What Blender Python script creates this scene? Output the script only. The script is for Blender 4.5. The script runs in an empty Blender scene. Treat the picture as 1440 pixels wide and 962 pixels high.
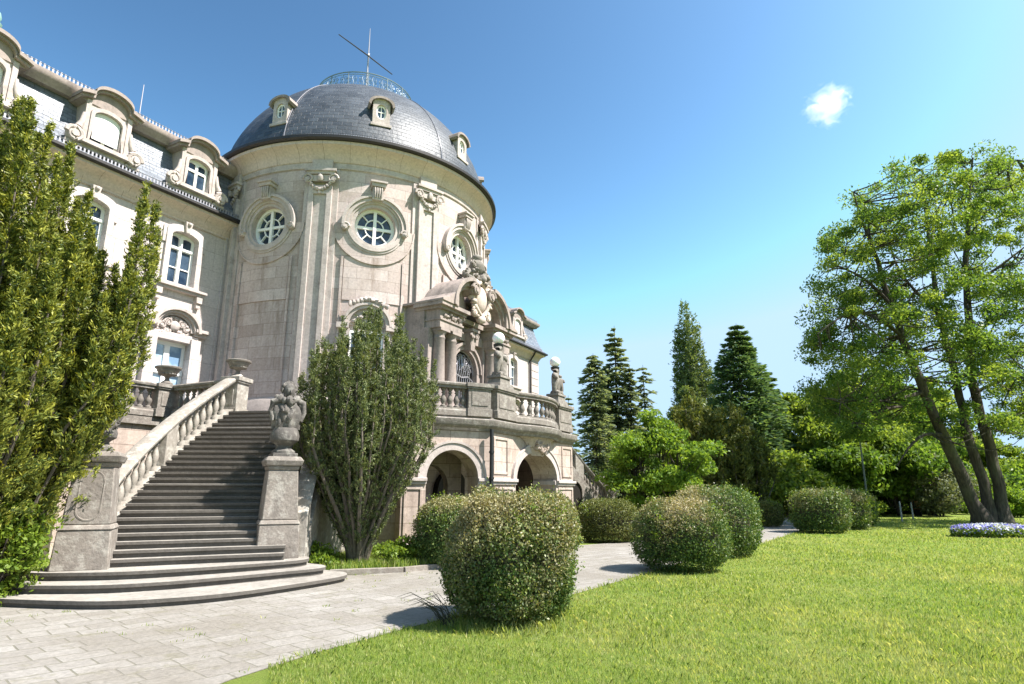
import bpy, bmesh, math, random
import numpy as np
from mathutils import Vector, Matrix
from mathutils.geometry import tessellate_polygon
R = math.radians
PI = math.pi
sc = bpy.context.scene
col = sc.collection
rng = np.random.default_rng(11)
random.seed(5)

# ------------------------------------------------------------------ camera, sky, sun, exposure
cd = bpy.data.cameras.new('camera')
cam = bpy.data.objects.new('camera', cd)
col.objects.link(cam)
cam.location = (0, 0, 1.6)
cam.rotation_euler = (R(90 + 13.51), 0, 0)
cd.sensor_width = 36.0
cd.lens = 21.75
cd.clip_start = 0.1
cd.clip_end = 6000
sc.camera = cam

SUN_H, SUN_E = 104.0, 54.0                      # heading from +Y towards +X, elevation
wd = bpy.data.worlds.new('World')
sc.world = wd
wd.use_nodes = True
wn, wl = wd.node_tree.nodes, wd.node_tree.links
bg = wn['Background']
sky = wn.new('ShaderNodeTexSky')
sky.sky_type = 'NISHITA'
sky.sun_disc = False
sky.sun_elevation = R(SUN_E)
sky.sun_rotation = R(SUN_H)
sky.air_density = 1.0
sky.dust_density = 1.6
sky.ozone_density = 1.0
sky.altitude = 300
tint = wn.new('ShaderNodeMix')                  # clear, cyan-leaning May sky
tint.data_type = 'RGBA'; tint.blend_type = 'MULTIPLY'
tint.inputs[0].default_value = 1.0
tint.inputs[7].default_value = (0.475, 0.455, 0.292, 1)
gam = wn.new('ShaderNodeGamma')
gam.inputs['Gamma'].default_value = 2.0
wl.new(sky.outputs[0], gam.inputs['Color'])
wl.new(gam.outputs[0], tint.inputs[6])
cap = wn.new('ShaderNodeVectorMath')             # the glare round the sun stays a pale blue-white
cap.operation = 'MINIMUM'
cap.inputs[1].default_value = (2.3, 3.3, 4.4)
wl.new(tint.outputs[2], cap.inputs[0])
wl.new(cap.outputs[0], bg.inputs['Color'])
bg.inputs['Strength'].default_value = 0.098

sd = bpy.data.lights.new('sun', 'SUN')
sd.energy = 4.7
sd.angle = R(0.5)
sd.color = (1.0, 0.945, 0.885)
sun = bpy.data.objects.new('sun', sd)
col.objects.link(sun)
_sv = Vector((math.sin(R(SUN_H)) * math.cos(R(SUN_E)), math.cos(R(SUN_H)) * math.cos(R(SUN_E)), math.sin(R(SUN_E))))
sun.rotation_euler = (-_sv).to_track_quat('-Z', 'Y').to_euler()
sun.location = _sv * 60

sc.render.engine = 'CYCLES'
sc.view_settings.view_transform = 'Standard'
sc.view_settings.look = 'None'
sc.view_settings.exposure = 1.46
sc.view_settings.gamma = 1.0
sc.view_settings.use_curve_mapping = False
sc.cycles.max_bounces = 6
sc.cycles.diffuse_bounces = 3
sc.cycles.transmission_bounces = 4
sc.cycles.transparent_max_bounces = 6
sc.cycles.volume_bounces = 5

# ------------------------------------------------------------------ frames and helpers
CX, CY = -6.406, 23.865                         # the tower's axis
ROT = R(90 - 28.7)                              # the facade runs along local x
M_B = Matrix.Translation((CX, CY, 0)) @ Matrix.Rotation(ROT, 4, 'Z')

def W(x, y, z=0.0):
    return M_B @ Vector((x, y, z))

def tag(o, label=None, cat=None, group=None, kind=None):
    if label: o['label'] = label
    if cat: o['category'] = cat
    if group: o['group'] = group
    if kind: o['kind'] = kind
    return o

def empty(name, loc=(0, 0, 0), rz=0.0, label=None, cat=None, group=None):
    o = bpy.data.objects.new(name, None)
    o.empty_display_size = 0.3
    col.objects.link(o)
    o.location = loc
    o.rotation_euler = (0, 0, rz)
    return tag(o, label, cat, group)

def kids(o):
    return [c for c in bpy.data.objects if c.parent == o]

def copy_tree(o, parent=None):
    c = o.copy()
    col.objects.link(c)
    if parent is not None:
        c.parent = parent
    for ch in kids(o):
        copy_tree(ch, c)
    return c

class MB:
    """collects shapes for one mesh"""
    def __init__(s):
        s.v = []
        s.f = []
    def add(s, vs, fs):
        n = len(s.v)
        s.v.extend([tuple(p) for p in vs])
        s.f.extend([tuple(i + n for i in f) for f in fs])
        return s
    def box(s, x0, x1, y0, y1, z0, z1, m=None):
        vs = [Vector(p) for p in ((x0,y0,z0),(x1,y0,z0),(x1,y1,z0),(x0,y1,z0),(x0,y0,z1),(x1,y0,z1),(x1,y1,z1),(x0,y1,z1))]
        if m is not None: vs = [m @ p for p in vs]
        return s.add(vs, [(0,3,2,1),(4,5,6,7),(0,1,5,4),(1,2,6,5),(2,3,7,6),(3,0,4,7)])
    def frustum(s, w0, d0, w1, d1, z0, z1, m=None):
        vs = []
        for w, d, z in ((w0, d0, z0), (w1, d1, z1)):
            vs += [Vector(p) for p in ((-w/2,-d/2,z),(w/2,-d/2,z),(w/2,d/2,z),(-w/2,d/2,z))]
        if m is not None: vs = [m @ p for p in vs]
        return s.add(vs, [(0,3,2,1),(4,5,6,7),(0,1,5,4),(1,2,6,5),(2,3,7,6),(3,0,4,7)])
    def prism(s, poly, z0, z1):
        n = len(poly)
        vs = [(p[0], p[1], z0) for p in poly] + [(p[0], p[1], z1) for p in poly]
        tris = tessellate_polygon([[Vector((p[0], p[1], 0)) for p in poly]])
        fs = [tuple(t) for t in tris] + [tuple(i + n for i in t) for t in tris]
        fs += [(i, (i+1) % n, (i+1) % n + n, i + n) for i in range(n)]
        return s.add(vs, fs)
    def extrude(s, outer, holes, fn, depth, back=True, sides=True):
        """2D outline (a, b) with holes -> slab; fn(a, b, d) gives the 3D point at depth d"""
        loops = [outer] + list(holes)
        flat = [p for l in loops for p in l]
        tris = tessellate_polygon([[Vector((p[0], p[1], 0)) for p in l] for l in loops])
        n = len(flat)
        vs = [fn(p[0], p[1], 0) for p in flat] + [fn(p[0], p[1], depth) for p in flat]
        fs = [tuple(t) for t in tris]
        if back: fs += [tuple(i + n for i in t) for t in tris]
        k = 0
        for li, l in enumerate(loops):
            m = len(l)
            if li > 0 or sides:
                fs += [(k+i, k+(i+1) % m, k+(i+1) % m + n, k+i+n) for i in range(m)]
            k += m
        return s.add(vs, fs)
    def lathe(s, prof, n=16, c=(0, 0, 0), a0=0.0, a1=2*PI, skew=None, sq=None):
        full = abs(a1 - a0 - 2*PI) < 1e-6
        cnt = n if full else n + 1
        vs, fs = [], []
        for r, z in prof:
            for i in range(cnt):
                a = a0 + (a1 - a0) * i / n
                dz = 0
                x, y = r*math.sin(a), -r*math.cos(a)
                if skew: dz = skew[0]*x + skew[1]*y
                vs.append((c[0]+x, c[1]+y, c[2]+z+dz))
        for j in range(len(prof)-1):
            for i in range(n):
                k = (i+1) % cnt
                fs.append((j*cnt+i, j*cnt+k, (j+1)*cnt+k, (j+1)*cnt+i))
        return s.add(vs, fs)
    def tube(s, pts, rad, n=6, cap=True):
        pts = [Vector(p) for p in pts]
        if not hasattr(rad, '__len__'): rad = [rad]*len(pts)
        vs, fs = [], []
        ref = Vector((0.31, 0.17, 1)).normalized()
        for i, p in enumerate(pts):
            t = (pts[min(i+1, len(pts)-1)] - pts[max(i-1, 0)])
            if t.length < 1e-9: t = Vector((0, 0, 1))
            t.normalize()
            if abs(t.dot(ref)) > 0.97: ref = Vector((1, 0.2, 0)).normalized()
            u = t.cross(ref).normalized()
            w = t.cross(u)
            for k in range(n):
                a = 2*PI*k/n
                vs.append(p + (u*math.cos(a) + w*math.sin(a))*rad[i])
        for i in range(len(pts)-1):
            for k in range(n):
                fs.append((i*n+k, i*n+(k+1) % n, (i+1)*n+(k+1) % n, (i+1)*n+k))
        if cap:
            fs.append(tuple(range(n-1, -1, -1)))
            fs.append(tuple((len(pts)-1)*n+k for k in range(n)))
        return s.add(vs, fs)
    def sweep(s, path, prof, up=Vector((0, 0, 1)), closed=False, cap=True):
        """prof (offset sideways, offset up) swept along a path, sideways = right of travel"""
        path = [Vector(p) for p in path]
        n, m = len(path), len(prof)
        vs, fs = [], []
        for i, p in enumerate(path):
            a = path[(i-1) % n] if (closed or i > 0) else p
            b = path[(i+1) % n] if (closed or i < n-1) else p
            t1 = (p-a); t2 = (b-p)
            t1.z = 0; t2.z = 0
            if t1.length < 1e-6: t1 = t2
            if t2.length < 1e-6: t2 = t1
            t1 = t1.normalized(); t2 = t2.normalized()
            side = (t1 + t2).cross(up).normalized()
            k = 1.0/max(0.45, side.dot(t1.cross(up)))
            for o, h in prof:
                vs.append(p + side*o*k + up*h)
        for i in range(n if closed else n-1):
            j = (i+1) % n
            for k in range(m):
                l = (k+1) % m
                fs.append((i*m+k, i*m+l, j*m+l, j*m+k))
        if cap and not closed:
            fs.append(tuple(range(m-1, -1, -1)))
            fs.append(tuple((n-1)*m+k for k in range(m)))
        return s.add(vs, fs)
    def grid(s, fn, nu, nv):
        vs = [fn(i/nu, j/nv) for j in range(nv+1) for i in range(nu+1)]
        fs = [(j*(nu+1)+i, j*(nu+1)+i+1, (j+1)*(nu+1)+i+1, (j+1)*(nu+1)+i) for j in range(nv) for i in range(nu)]
        return s.add(vs, fs)
    def cbox(s, a0, a1, r0, r1, z0, z1, n=6):
        """curved block round the tower axis between two angles (deg)"""
        vs, fs = [], []
        for i in range(n+1):
            a = R(a0 + (a1-a0)*i/n)
            for r, z in ((r0, z0), (r1, z0), (r1, z1), (r0, z1)):
                vs.append((r*math.sin(a), -r*math.cos(a), z))
        for i in range(n):
            for k in range(4):
                fs.append((i*4+k, (i+1)*4+k, (i+1)*4+(k+1) % 4, i*4+(k+1) % 4))
        fs.append((0, 1, 2, 3)); fs.append((n*4+3, n*4+2, n*4+1, n*4))
        return s.add(vs, fs)
    def ball(s, c, r, sx=1, sy=1, sz=1, n=10, lump=0.0):
        vs, fs = [], []
        rows = max(5, n//2+1)
        for j in range(rows+1):
            th = PI*j/rows
            for i in range(n):
                a = 2*PI*i/n
                k = r*(1 + (random.uniform(-lump, lump) if lump else 0))
                vs.append((c[0]+k*sx*math.sin(th)*math.cos(a), c[1]+k*sy*math.sin(th)*math.sin(a), c[2]+k*sz*math.cos(th)))
        for j in range(rows):
            for i in range(n):
                fs.append((j*n+i, (j+1)*n+i, (j+1)*n+(i+1) % n, j*n+(i+1) % n))
        return s.add(vs, fs)
    def spiral(s, c, ax, az, r, rad, turns=1.75, n=26, nr=6, flip=1):
        """a volute in the plane of ax (sideways) and az (up)"""
        pts, rr = [], []
        for i in range(n+1):
            t = i/n
            a = turns*2*PI*t
            q = r*(1-0.86*t)
            pts.append(Vector(c) + Vector(ax)*(flip*q*math.cos(a)) + Vector(az)*(q*math.sin(a)))
            rr.append(rad*(1-0.55*t))
        s.tube(pts, rr, nr)
        return s.tube([pts[-1]-Vector(ax).cross(Vector(az))*rad, pts[-1]+Vector(ax).cross(Vector(az))*rad], rad*1.2, 8)
    def build(s, name, mat, parent=None, uv='box', smooth=35, bevel=0.0, rad=5.16, mods=None):
        me = bpy.data.meshes.new(name)
        me.from_pydata(s.v, [], s.f)
        bm = bmesh.new()
        bm.from_mesh(me)
        bmesh.ops.remove_doubles(bm, verts=bm.verts, dist=0.0004)
        bmesh.ops.recalc_face_normals(bm, faces=bm.faces)
        ul = bm.loops.layers.uv.new('UVMap')
        for f in bm.faces:
            nrm = f.normal
            if uv == 'cyl':
                c = f.calc_center_median()
                ac = math.atan2(c.x, -c.y)
                for l in f.loops:
                    p = l.vert.co
                    a = math.atan2(p.x, -p.y)
                    if a-ac > PI: a -= 2*PI
                    if a-ac < -PI: a += 2*PI
                    l[ul].uv = (a*rad, p.z)
            elif uv == 'dome':
                c = f.calc_center_median()
                ac = math.atan2(c.x, -c.y)
                for l in f.loops:
                    p = l.vert.co
                    a = math.atan2(p.x, -p.y)
                    if a-ac > PI: a -= 2*PI
                    if a-ac < -PI: a += 2*PI
                    q = math.hypot(p.x, p.y)
                    l[ul].uv = (a*4.6, math.hypot(p.z-13.0, 5.2-q))
            else:
                ax = max(range(3), key=lambda i: abs(nrm[i]))
                if abs(nrm.z) > 0.8:
                    for l in f.loops: l[ul].uv = (l.vert.co.x, l.vert.co.y)
                else:
                    t = Vector((-nrm.y, nrm.x, 0))
                    if t.length < 1e-6: t = Vector((1, 0, 0))
                    t.normalize()
                    k = math.sqrt(max(0.05, 1-nrm.z*nrm.z))
                    for l in f.loops: l[ul].uv = (l.vert.co.dot(t), l.vert.co.z/k)
        bm.to_mesh(me)
        bm.free()
        if smooth:
            for p in me.polygons: p.use_smooth = True
            me.set_sharp_from_angle(angle=R(smooth))
        me.materials.append(mat)
        o = bpy.data.objects.new(name, me)
        col.objects.link(o)
        if parent is not None: o.parent = parent
        if bevel:
            b = o.modifiers.new('bevel', 'BEVEL')
            b.width = bevel; b.segments = 2; b.limit_method = 'ANGLE'; b.angle_limit = R(40)
        return o

def skin(name, mat, parent, pts, edges, radii, sub=2):
    """one continuous carved body grown from a skeleton; the pelvis (vertex 0) is its root"""
    me = bpy.data.meshes.new(name)
    me.from_pydata([tuple(p) for p in pts], edges, [])
    o = bpy.data.objects.new(name, me)
    col.objects.link(o)
    if parent is not None: o.parent = parent
    m = o.modifiers.new('skin', 'SKIN')
    m.use_smooth_shade = True
    if not me.skin_vertices: me.attributes
    sv = me.skin_vertices[0].data if me.skin_vertices else None
    if sv is None:
        bm = bmesh.new(); bm.from_mesh(me); bm.verts.layers.skin.verify(); bm.to_mesh(me); bm.free()
        sv = me.skin_vertices[0].data
    for i, r in enumerate(radii):
        rr = r if hasattr(r, '__len__') else (r, r)
        sv[i].radius = rr
    sv[0].use_root = True
    s2 = o.modifiers.new('sub', 'SUBSURF'); s2.levels = sub; s2.render_levels = sub
    me.materials.append(mat)
    return o

# ------------------------------------------------------------------ materials
def mat(name):
    m = bpy.data.materials.new(name)
    m.use_nodes = True
    return m, m.node_tree.nodes, m.node_tree.links, m.node_tree.nodes['Principled BSDF']

def noise(n, l, vec, scale, detail=5, rough=0.6):
    t = n.new('ShaderNodeTexNoise')
    t.inputs['Scale'].default_value = scale
    t.inputs['Detail'].default_value = detail
    t.inputs['Roughness'].default_value = rough
    if vec is not None: l.new(vec, t.inputs['Vector'])
    return t.outputs[0]

def ramp(n, l, fac, stops):
    r = n.new('ShaderNodeValToRGB')
    e = r.color_ramp.elements
    while len(e) < len(stops): e.new(0.5)
    for i, (p, c) in enumerate(stops):
        e[i].position = p
        e[i].color = (c[0], c[1], c[2], 1) if hasattr(c, '__len__') else (c, c, c, 1)
    l.new(fac, r.inputs[0])
    return r.outputs[0]

def mix(n, l, fac, a, b, mode='MIX'):
    m = n.new('ShaderNodeMix')
    m.data_type = 'RGBA'
    m.blend_type = mode
    for sock, val in ((m.inputs[0], fac), (m.inputs[6], a), (m.inputs[7], b)):
        if hasattr(val, 'is_linked'): l.new(val, sock)
        elif hasattr(val, '__len__'): sock.default_value = (val[0], val[1], val[2], 1)
        else: sock.default_value = val
    return m.outputs[2]

def bump(n, l, h, strength=0.4, dist=0.02):
    b = n.new('ShaderNodeBump')
    b.inputs['Strength'].default_value = strength
    b.inputs['Distance'].default_value = dist
    l.new(h, b.inputs['Height'])
    return b.outputs[0]

def mapping(n, l, vec, scale=(1, 1, 1), rot=(0, 0, 0)):
    m = n.new('ShaderNodeMapping')
    m.inputs['Scale'].default_value = scale
    m.inputs['Rotation'].default_value = rot
    l.new(vec, m.inputs['Vector'])
    return m.outputs[0]

def stone(name, c1, c2, c3, block=(0.95, 0.37), joint=0.007, rough=0.85, stain=0.5, stain_c=(0.20, 0.155, 0.115), lichen=0.0, joints=True, streak=0.5, bumpy=0.25, riser_shade=0.0):
    """dressed sandstone: blocks of slightly different colour, joints, rain streaks, patches of lichen"""
    m, n, l, p = mat(name)
    tc = n.new('ShaderNodeTexCoord')
    uv, ob = tc.outputs['UV'], tc.outputs['Object']
    big = noise(n, l, ob, 0.55, 6, 0.65)
    fine = noise(n, l, ob, 14, 6, 0.7)
    if joints:
        br = n.new('ShaderNodeTexBrick')
        br.offset = 0.5; br.offset_frequency = 2; br.squash = 0.75; br.squash_frequency = 3
        br.inputs['Scale'].default_value = 1.0
        br.inputs['Brick Width'].default_value = block[0]
        br.inputs['Row Height'].default_value = block[1]
        br.inputs['Mortar Size'].default_value = joint
        br.inputs['Mortar Smooth'].default_value = 0.3
        br.inputs['Bias'].default_value = 0.0
        br.inputs['Color1'].default_value = (*c1, 1)
        br.inputs['Color2'].default_value = (*c2, 1)
        br.inputs['Mortar'].default_value = (c1[0]*0.42, c1[1]*0.40, c1[2]*0.38, 1)
        nz = n.new('ShaderNodeTexNoise'); nz.inputs['Scale'].default_value = 1.3
        l.new(uv, nz.inputs['Vector'])
        va = n.new('ShaderNodeVectorMath'); va.operation = 'MULTIPLY_ADD'
        l.new(nz.outputs['Color'], va.inputs[0]); va.inputs[1].default_value = (0.015, 0.015, 0); l.new(uv, va.inputs[2])
        l.new(va.outputs[0], br.inputs['Vector'])
        base = br.outputs['Color']
    else:
        base = mix(n, l, ramp(n, l, noise(n, l, ob, 1.7, 4), [(0.35, 0.0), (0.65, 1.0)]), c1, c2)
    base = mix(n, l, ramp(n, l, big, [(0.38, 0.0), (0.68, 1.0)]), base, mix(n, l, 0.55, base, c3))
    # rain streaks: noise drawn out along the vertical
    st = noise(n, l, mapping(n, l, ob, (3.2, 3.2, 0.22)), 1.0, 6, 0.62)
    sf = ramp(n, l, st, [(0.52, 0.0), (0.72, streak)])
    base = mix(n, l, sf, base, mix(n, l, 0.7, base, stain_c))
    pf = ramp(n, l, noise(n, l, ob, 1.9, 8, 0.7), [(0.54, 0.0), (0.70, stain)])
    base = mix(n, l, pf, base, stain_c)
    if lichen > 0:
        lf = ramp(n, l, noise(n, l, ob, 5.5, 8, 0.72), [(0.50, 0.0), (0.60, lichen)])
        base = mix(n, l, lf, base, (0.44, 0.42, 0.37))
    if riser_shade > 0:                                # shade painted into the colour of upright faces, none on the treads
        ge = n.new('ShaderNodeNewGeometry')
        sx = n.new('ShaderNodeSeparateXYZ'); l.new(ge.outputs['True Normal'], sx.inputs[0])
        up = ramp(n, l, sx.outputs[2], [(0.25, riser_shade), (0.7, 0.0)])
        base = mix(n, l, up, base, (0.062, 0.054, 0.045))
    base = mix(n, l, 1.0, base, ramp(n, l, fine, [(0.25, 0.70), (0.75, 1.16)]), 'MULTIPLY')
    l.new(base, p.inputs['Base Color'])
    p.inputs['Roughness'].default_value = rough
    h = fine
    if joints:
        mm = n.new('ShaderNodeMath'); mm.operation = 'MULTIPLY_ADD'
        l.new(br.outputs['Fac'], mm.inputs[0]); mm.inputs[1].default_value = -0.8
        l.new(fine, mm.inputs[2])
        h = mm.outputs[0]
    l.new(bump(n, l, h, bumpy, 0.02), p.inputs['Normal'])
    return m

def plain(name, c, rough=0.6, metal=0.0, var=0.12, scale=6.0, spec=None, bumpy=0.0):
    m, n, l, p = mat(name)
    tc = n.new('ShaderNodeTexCoord')
    nz = noise(n, l, tc.outputs['Object'], scale, 5)
    l.new(mix(n, l, 1.0, c, ramp(n, l, nz, [(0.25, 1-var), (0.75, 1+var)]), 'MULTIPLY'), p.inputs['Base Color'])
    p.inputs['Roughness'].default_value = rough
    p.inputs['Metallic'].default_value = metal
    if spec is not None: p.inputs['Specular IOR Level'].default_value = spec
    if bumpy: l.new(bump(n, l, nz, bumpy, 0.02), p.inputs['Normal'])
    return m

def slate(name, c1, c2, w, h, rough=0.42, gap=(0.018, 0.02, 0.026)):
    m, n, l, p = mat(name)
    tc = n.new('ShaderNodeTexCoord')
    uv = tc.outputs['UV']
    br = n.new('ShaderNodeTexBrick')
    br.offset = 0.5
    br.inputs['Scale'].default_value = 1.0
    br.inputs['Brick Width'].default_value = w
    br.inputs['Row Height'].default_value = h
    br.inputs['Mortar Size'].default_value = 0.008
    br.inputs['Mortar Smooth'].default_value = 0.5
    br.inputs['Color1'].default_value = (*c1, 1)
    br.inputs['Color2'].default_value = (*c2, 1)
    br.inputs['Mortar'].default_value = (*gap, 1)
    l.new(uv, br.inputs['Vector'])
    big = noise(n, l, uv, 0.8, 5)
    l.new(mix(n, l, 1.0, br.outputs['Color'], ramp(n, l, big, [(0.3, 0.75), (0.7, 1.3)]), 'MULTIPLY'), p.inputs['Base Color'])
    # each slate tilts: a saw-tooth up the slope
    sx = n.new('ShaderNodeSeparateXYZ'); l.new(uv, sx.inputs[0])
    dv = n.new('ShaderNodeMath'); dv.operation = 'DIVIDE'; l.new(sx.outputs[1], dv.inputs[0]); dv.inputs[1].default_value = h
    fr = n.new('ShaderNodeMath'); fr.operation = 'FRACT'; l.new(dv.outputs[0], fr.inputs[0])
    hh = n.new('ShaderNodeMath'); hh.operation = 'MULTIPLY_ADD'
    l.new(fr.outputs[0], hh.inputs[0]); hh.inputs[1].default_value = -0.55
    h2 = n.new('ShaderNodeMath'); h2.operation = 'MULTIPLY_ADD'
    l.new(br.outputs['Fac'], h2.inputs[0]); h2.inputs[1].default_value = -0.5; l.new(noise(n, l, uv, 9, 4), h2.inputs[2])
    l.new(h2.outputs[0], hh.inputs[2])
    l.new(bump(n, l, hh.outputs[0], 0.8, 0.018), p.inputs['Normal'])
    p.inputs['Roughness'].default_value = rough
    p.inputs['Specular IOR Level'].default_value = 0.6
    return m

def leafmat(name, stops, rough=0.5, transl=0.35, tint=None, spec=0.25):
    """leaves: a colour of its own for every leaf, light passing through"""
    m, n, l, p = mat(name)
    g = n.new('ShaderNodeNewGeometry')
    c = ramp(n, l, g.outputs['Random Per Island'], stops)
    if tint:
        at = n.new('ShaderNodeAttribute'); at.attribute_name = 'tint'
        c = mix(n, l, at.outputs['Fac'], c, tint)
    l.new(c, p.inputs['Base Color'])
    p.inputs['Roughness'].default_value = rough
    p.inputs['Specular IOR Level'].default_value = spec
    tr = n.new('ShaderNodeBsdfTranslucent')
    l.new(mix(n, l, 1.0, c, (1.35, 1.25, 0.55), 'MULTIPLY'), tr.inputs['Color'])
    ms = n.new('ShaderNodeMixShader')
    ms.inputs[0].default_value = transl
    l.new(p.outputs[0], ms.inputs[1]); l.new(tr.outputs[0], ms.inputs[2])
    l.new(ms.outputs[0], n['Material Output'].inputs['Surface'])
    return m

M = {}
M['wall'] = stone('wall_sandstone', (0.575, 0.50, 0.475), (0.39, 0.32, 0.29), (0.46, 0.355, 0.315), (1.0, 0.375), 0.008, stain=0.36, stain_c=(0.290, 0.218, 0.178), streak=0.45, bumpy=0.15)
def drips(m, spots):
    """brown run-off stains below the window sills: (arc position, half width, top, bottom, strength)"""
    n, l = m.node_tree.nodes, m.node_tree.links
    p = n['Principled BSDF']
    src = p.inputs['Base Color'].links[0].from_socket
    tc = n.new('ShaderNodeTexCoord')
    nz = noise(n, l, mapping(n, l, tc.outputs['UV'], (7, 1.3, 1)), 1.0, 6, 0.7)
    sp = n.new('ShaderNodeSeparateXYZ'); l.new(tc.outputs['UV'], sp.inputs[0])
    def op(kind, a, b=None, c=None):
        q = n.new('ShaderNodeMath'); q.operation = kind
        for i, v in enumerate((a, b, c)):
            if v is None: continue
            if hasattr(v, 'is_linked'): l.new(v, q.inputs[i])
            else: q.inputs[i].default_value = v
        return q.outputs[0]
    for u, hw, z1, z0, k in spots:
        a = op('SUBTRACT', 1.0, op('DIVIDE', op('ABSOLUTE', op('SUBTRACT', sp.outputs[0], u)), hw))
        b = op('DIVIDE', op('SUBTRACT', sp.outputs[1], z0), z1-z0)
        b = op('MULTIPLY', op('MAXIMUM', b, 0.0), op('LESS_THAN', b, 1.0))
        f = op('MULTIPLY', op('MAXIMUM', a, 0.0), b)
        f = op('MULTIPLY', f, ramp(n, l, nz, [(0.35, 0.0), (0.6, 1.0)]))
        f = op('MINIMUM', op('MULTIPLY', f, k*0.75), 0.75)
        src = mix(n, l, f, src, (0.17, 0.115, 0.08))
    l.new(src, p.inputs['Base Color'])
_u = lambda a: -R(a)*5.16
drips(M['wall'], [(_u(80), 0.30, 9.05, 6.6, 2.6), (_u(79), 0.9, 9.0, 4.0, 0.8), (_u(40), 0.16, 9.0, 8.2, 1.6), (_u(72), 0.5, 7.6, 3.6, 1.0), (_u(66), 0.25, 11.2, 5.0, 1.0), (_u(56), 0.2, 11.4, 6.0, 0.9), (_u(0), 0.25, 9.0, 7.5, 1.5), (_u(26), 0.2, 11.6, 7.0, 0.9), (_u(90), 0.3, 10, 4.0, 1.2)])
M['wing'] = stone('wing_sandstone', (0.56, 0.505, 0.485), (0.47, 0.415, 0.39), (0.47, 0.405, 0.375), (1.25, 0.62), 0.007, stain=0.12, stain_c=(0.360, 0.300, 0.265), streak=0.2, bumpy=0.1)
M['trim'] = stone('carved_sandstone', (0.52, 0.455, 0.425), (0.44, 0.38, 0.35), (0.37, 0.315, 0.285), stain=0.6, stain_c=(0.200, 0.165, 0.143), joints=False, streak=0.45)
M['cornice'] = stone('cornice_sandstone', (0.60, 0.495, 0.435), (0.54, 0.44, 0.38), (0.50, 0.40, 0.34), (1.1, 2.0), 0.008, stain=0.18, stain_c=(0.280, 0.213, 0.163), streak=0.25)
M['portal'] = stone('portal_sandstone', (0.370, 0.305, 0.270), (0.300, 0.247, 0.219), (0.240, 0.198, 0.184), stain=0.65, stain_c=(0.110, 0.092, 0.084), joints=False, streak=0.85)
M['terrace'] = stone('terrace_sandstone', (0.41, 0.325, 0.275), (0.53, 0.445, 0.385), (0.35, 0.265, 0.22), (0.85, 0.40), 0.009, stain=0.55, stain_c=(0.170, 0.126, 0.102), streak=0.6)
M['grey'] = stone('weathered_stone', (0.235, 0.205, 0.175), (0.195, 0.17, 0.145), (0.17, 0.15, 0.135), stain=0.55, stain_c=(0.085, 0.075, 0.066), lichen=0.4, joints=False, streak=0.7, bumpy=0.8)
M['rail'] = stone('lichen_stone', (0.32, 0.29, 0.25), (0.26, 0.235, 0.20), (0.21, 0.19, 0.165), stain=0.5, stain_c=(0.12, 0.105, 0.09), lichen=0.75, joints=False, streak=0.35, bumpy=0.5)
M['step'] = stone('step_stone', (0.345, 0.32, 0.285), (0.28, 0.26, 0.232), (0.17, 0.15, 0.13), stain=0.5, stain_c=(0.10, 0.085, 0.07), lichen=0.3, joints=False, streak=0.2, bumpy=0.5, riser_shade=0.82)
M['paver'] = stone('kerb_stone', (0.27, 0.235, 0.195), (0.22, 0.19, 0.16), (0.17, 0.15, 0.13), stain=0.5, stain_c=(0.10, 0.085, 0.07), lichen=0.3, joints=False, streak=0.2, bumpy=0.5)
M['figure'] = stone('statue_stone', (0.20, 0.175, 0.15), (0.16, 0.14, 0.12), (0.17, 0.15, 0.13), stain=0.6, stain_c=(0.085, 0.075, 0.066), lichen=0.3, joints=False, streak=0.7, bumpy=0.6)
M['trophy'] = stone('dark_carved_stone', (0.125, 0.112, 0.10), (0.10, 0.09, 0.08), (0.085, 0.078, 0.072), stain=0.6, stain_c=(0.05, 0.045, 0.042), lichen=0.35, joints=False, streak=0.7, bumpy=0.8)
M['slate'] = slate('dome_slate', (0.026, 0.033, 0.043), (0.062, 0.072, 0.086), 0.30, 0.165, 0.52)
M['slate2'] = slate('mansard_slate', (0.115, 0.13, 0.16), (0.19, 0.21, 0.245), 0.24, 0.13, 0.40, (0.055, 0.062, 0.078))  # paler than the dome slate: sun sheen put into the base colour
M['gutter'] = plain('gutter_metal', (0.035, 0.031, 0.030), 0.5, 0.3)
M['zinc'] = plain('zinc', (0.34, 0.33, 0.36), 0.45, 0.5)
M['copper'] = plain('verdigris', (0.20, 0.36, 0.31), 0.7)
M['white'] = plain('white_paint', (0.80, 0.80, 0.77), 0.4, var=0.04)
M['iron'] = plain('wrought_iron', (0.022, 0.024, 0.025), 0.5, 0.2)
M['lamppost'] = plain('painted_post', (0.11, 0.13, 0.125), 0.45, 0.3)
M['ironblue'] = plain('painted_railing', (0.17, 0.215, 0.245), 0.45, 0.2)
M['door'] = plain('dark_door', (0.018, 0.015, 0.013), 0.5)
M['blind'] = plain('blind_cloth', (0.72, 0.73, 0.71), 0.8, var=0.03)
M['curtain'] = plain('curtain_cloth', (0.30, 0.40, 0.50), 0.9, var=0.25, scale=3)
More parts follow.
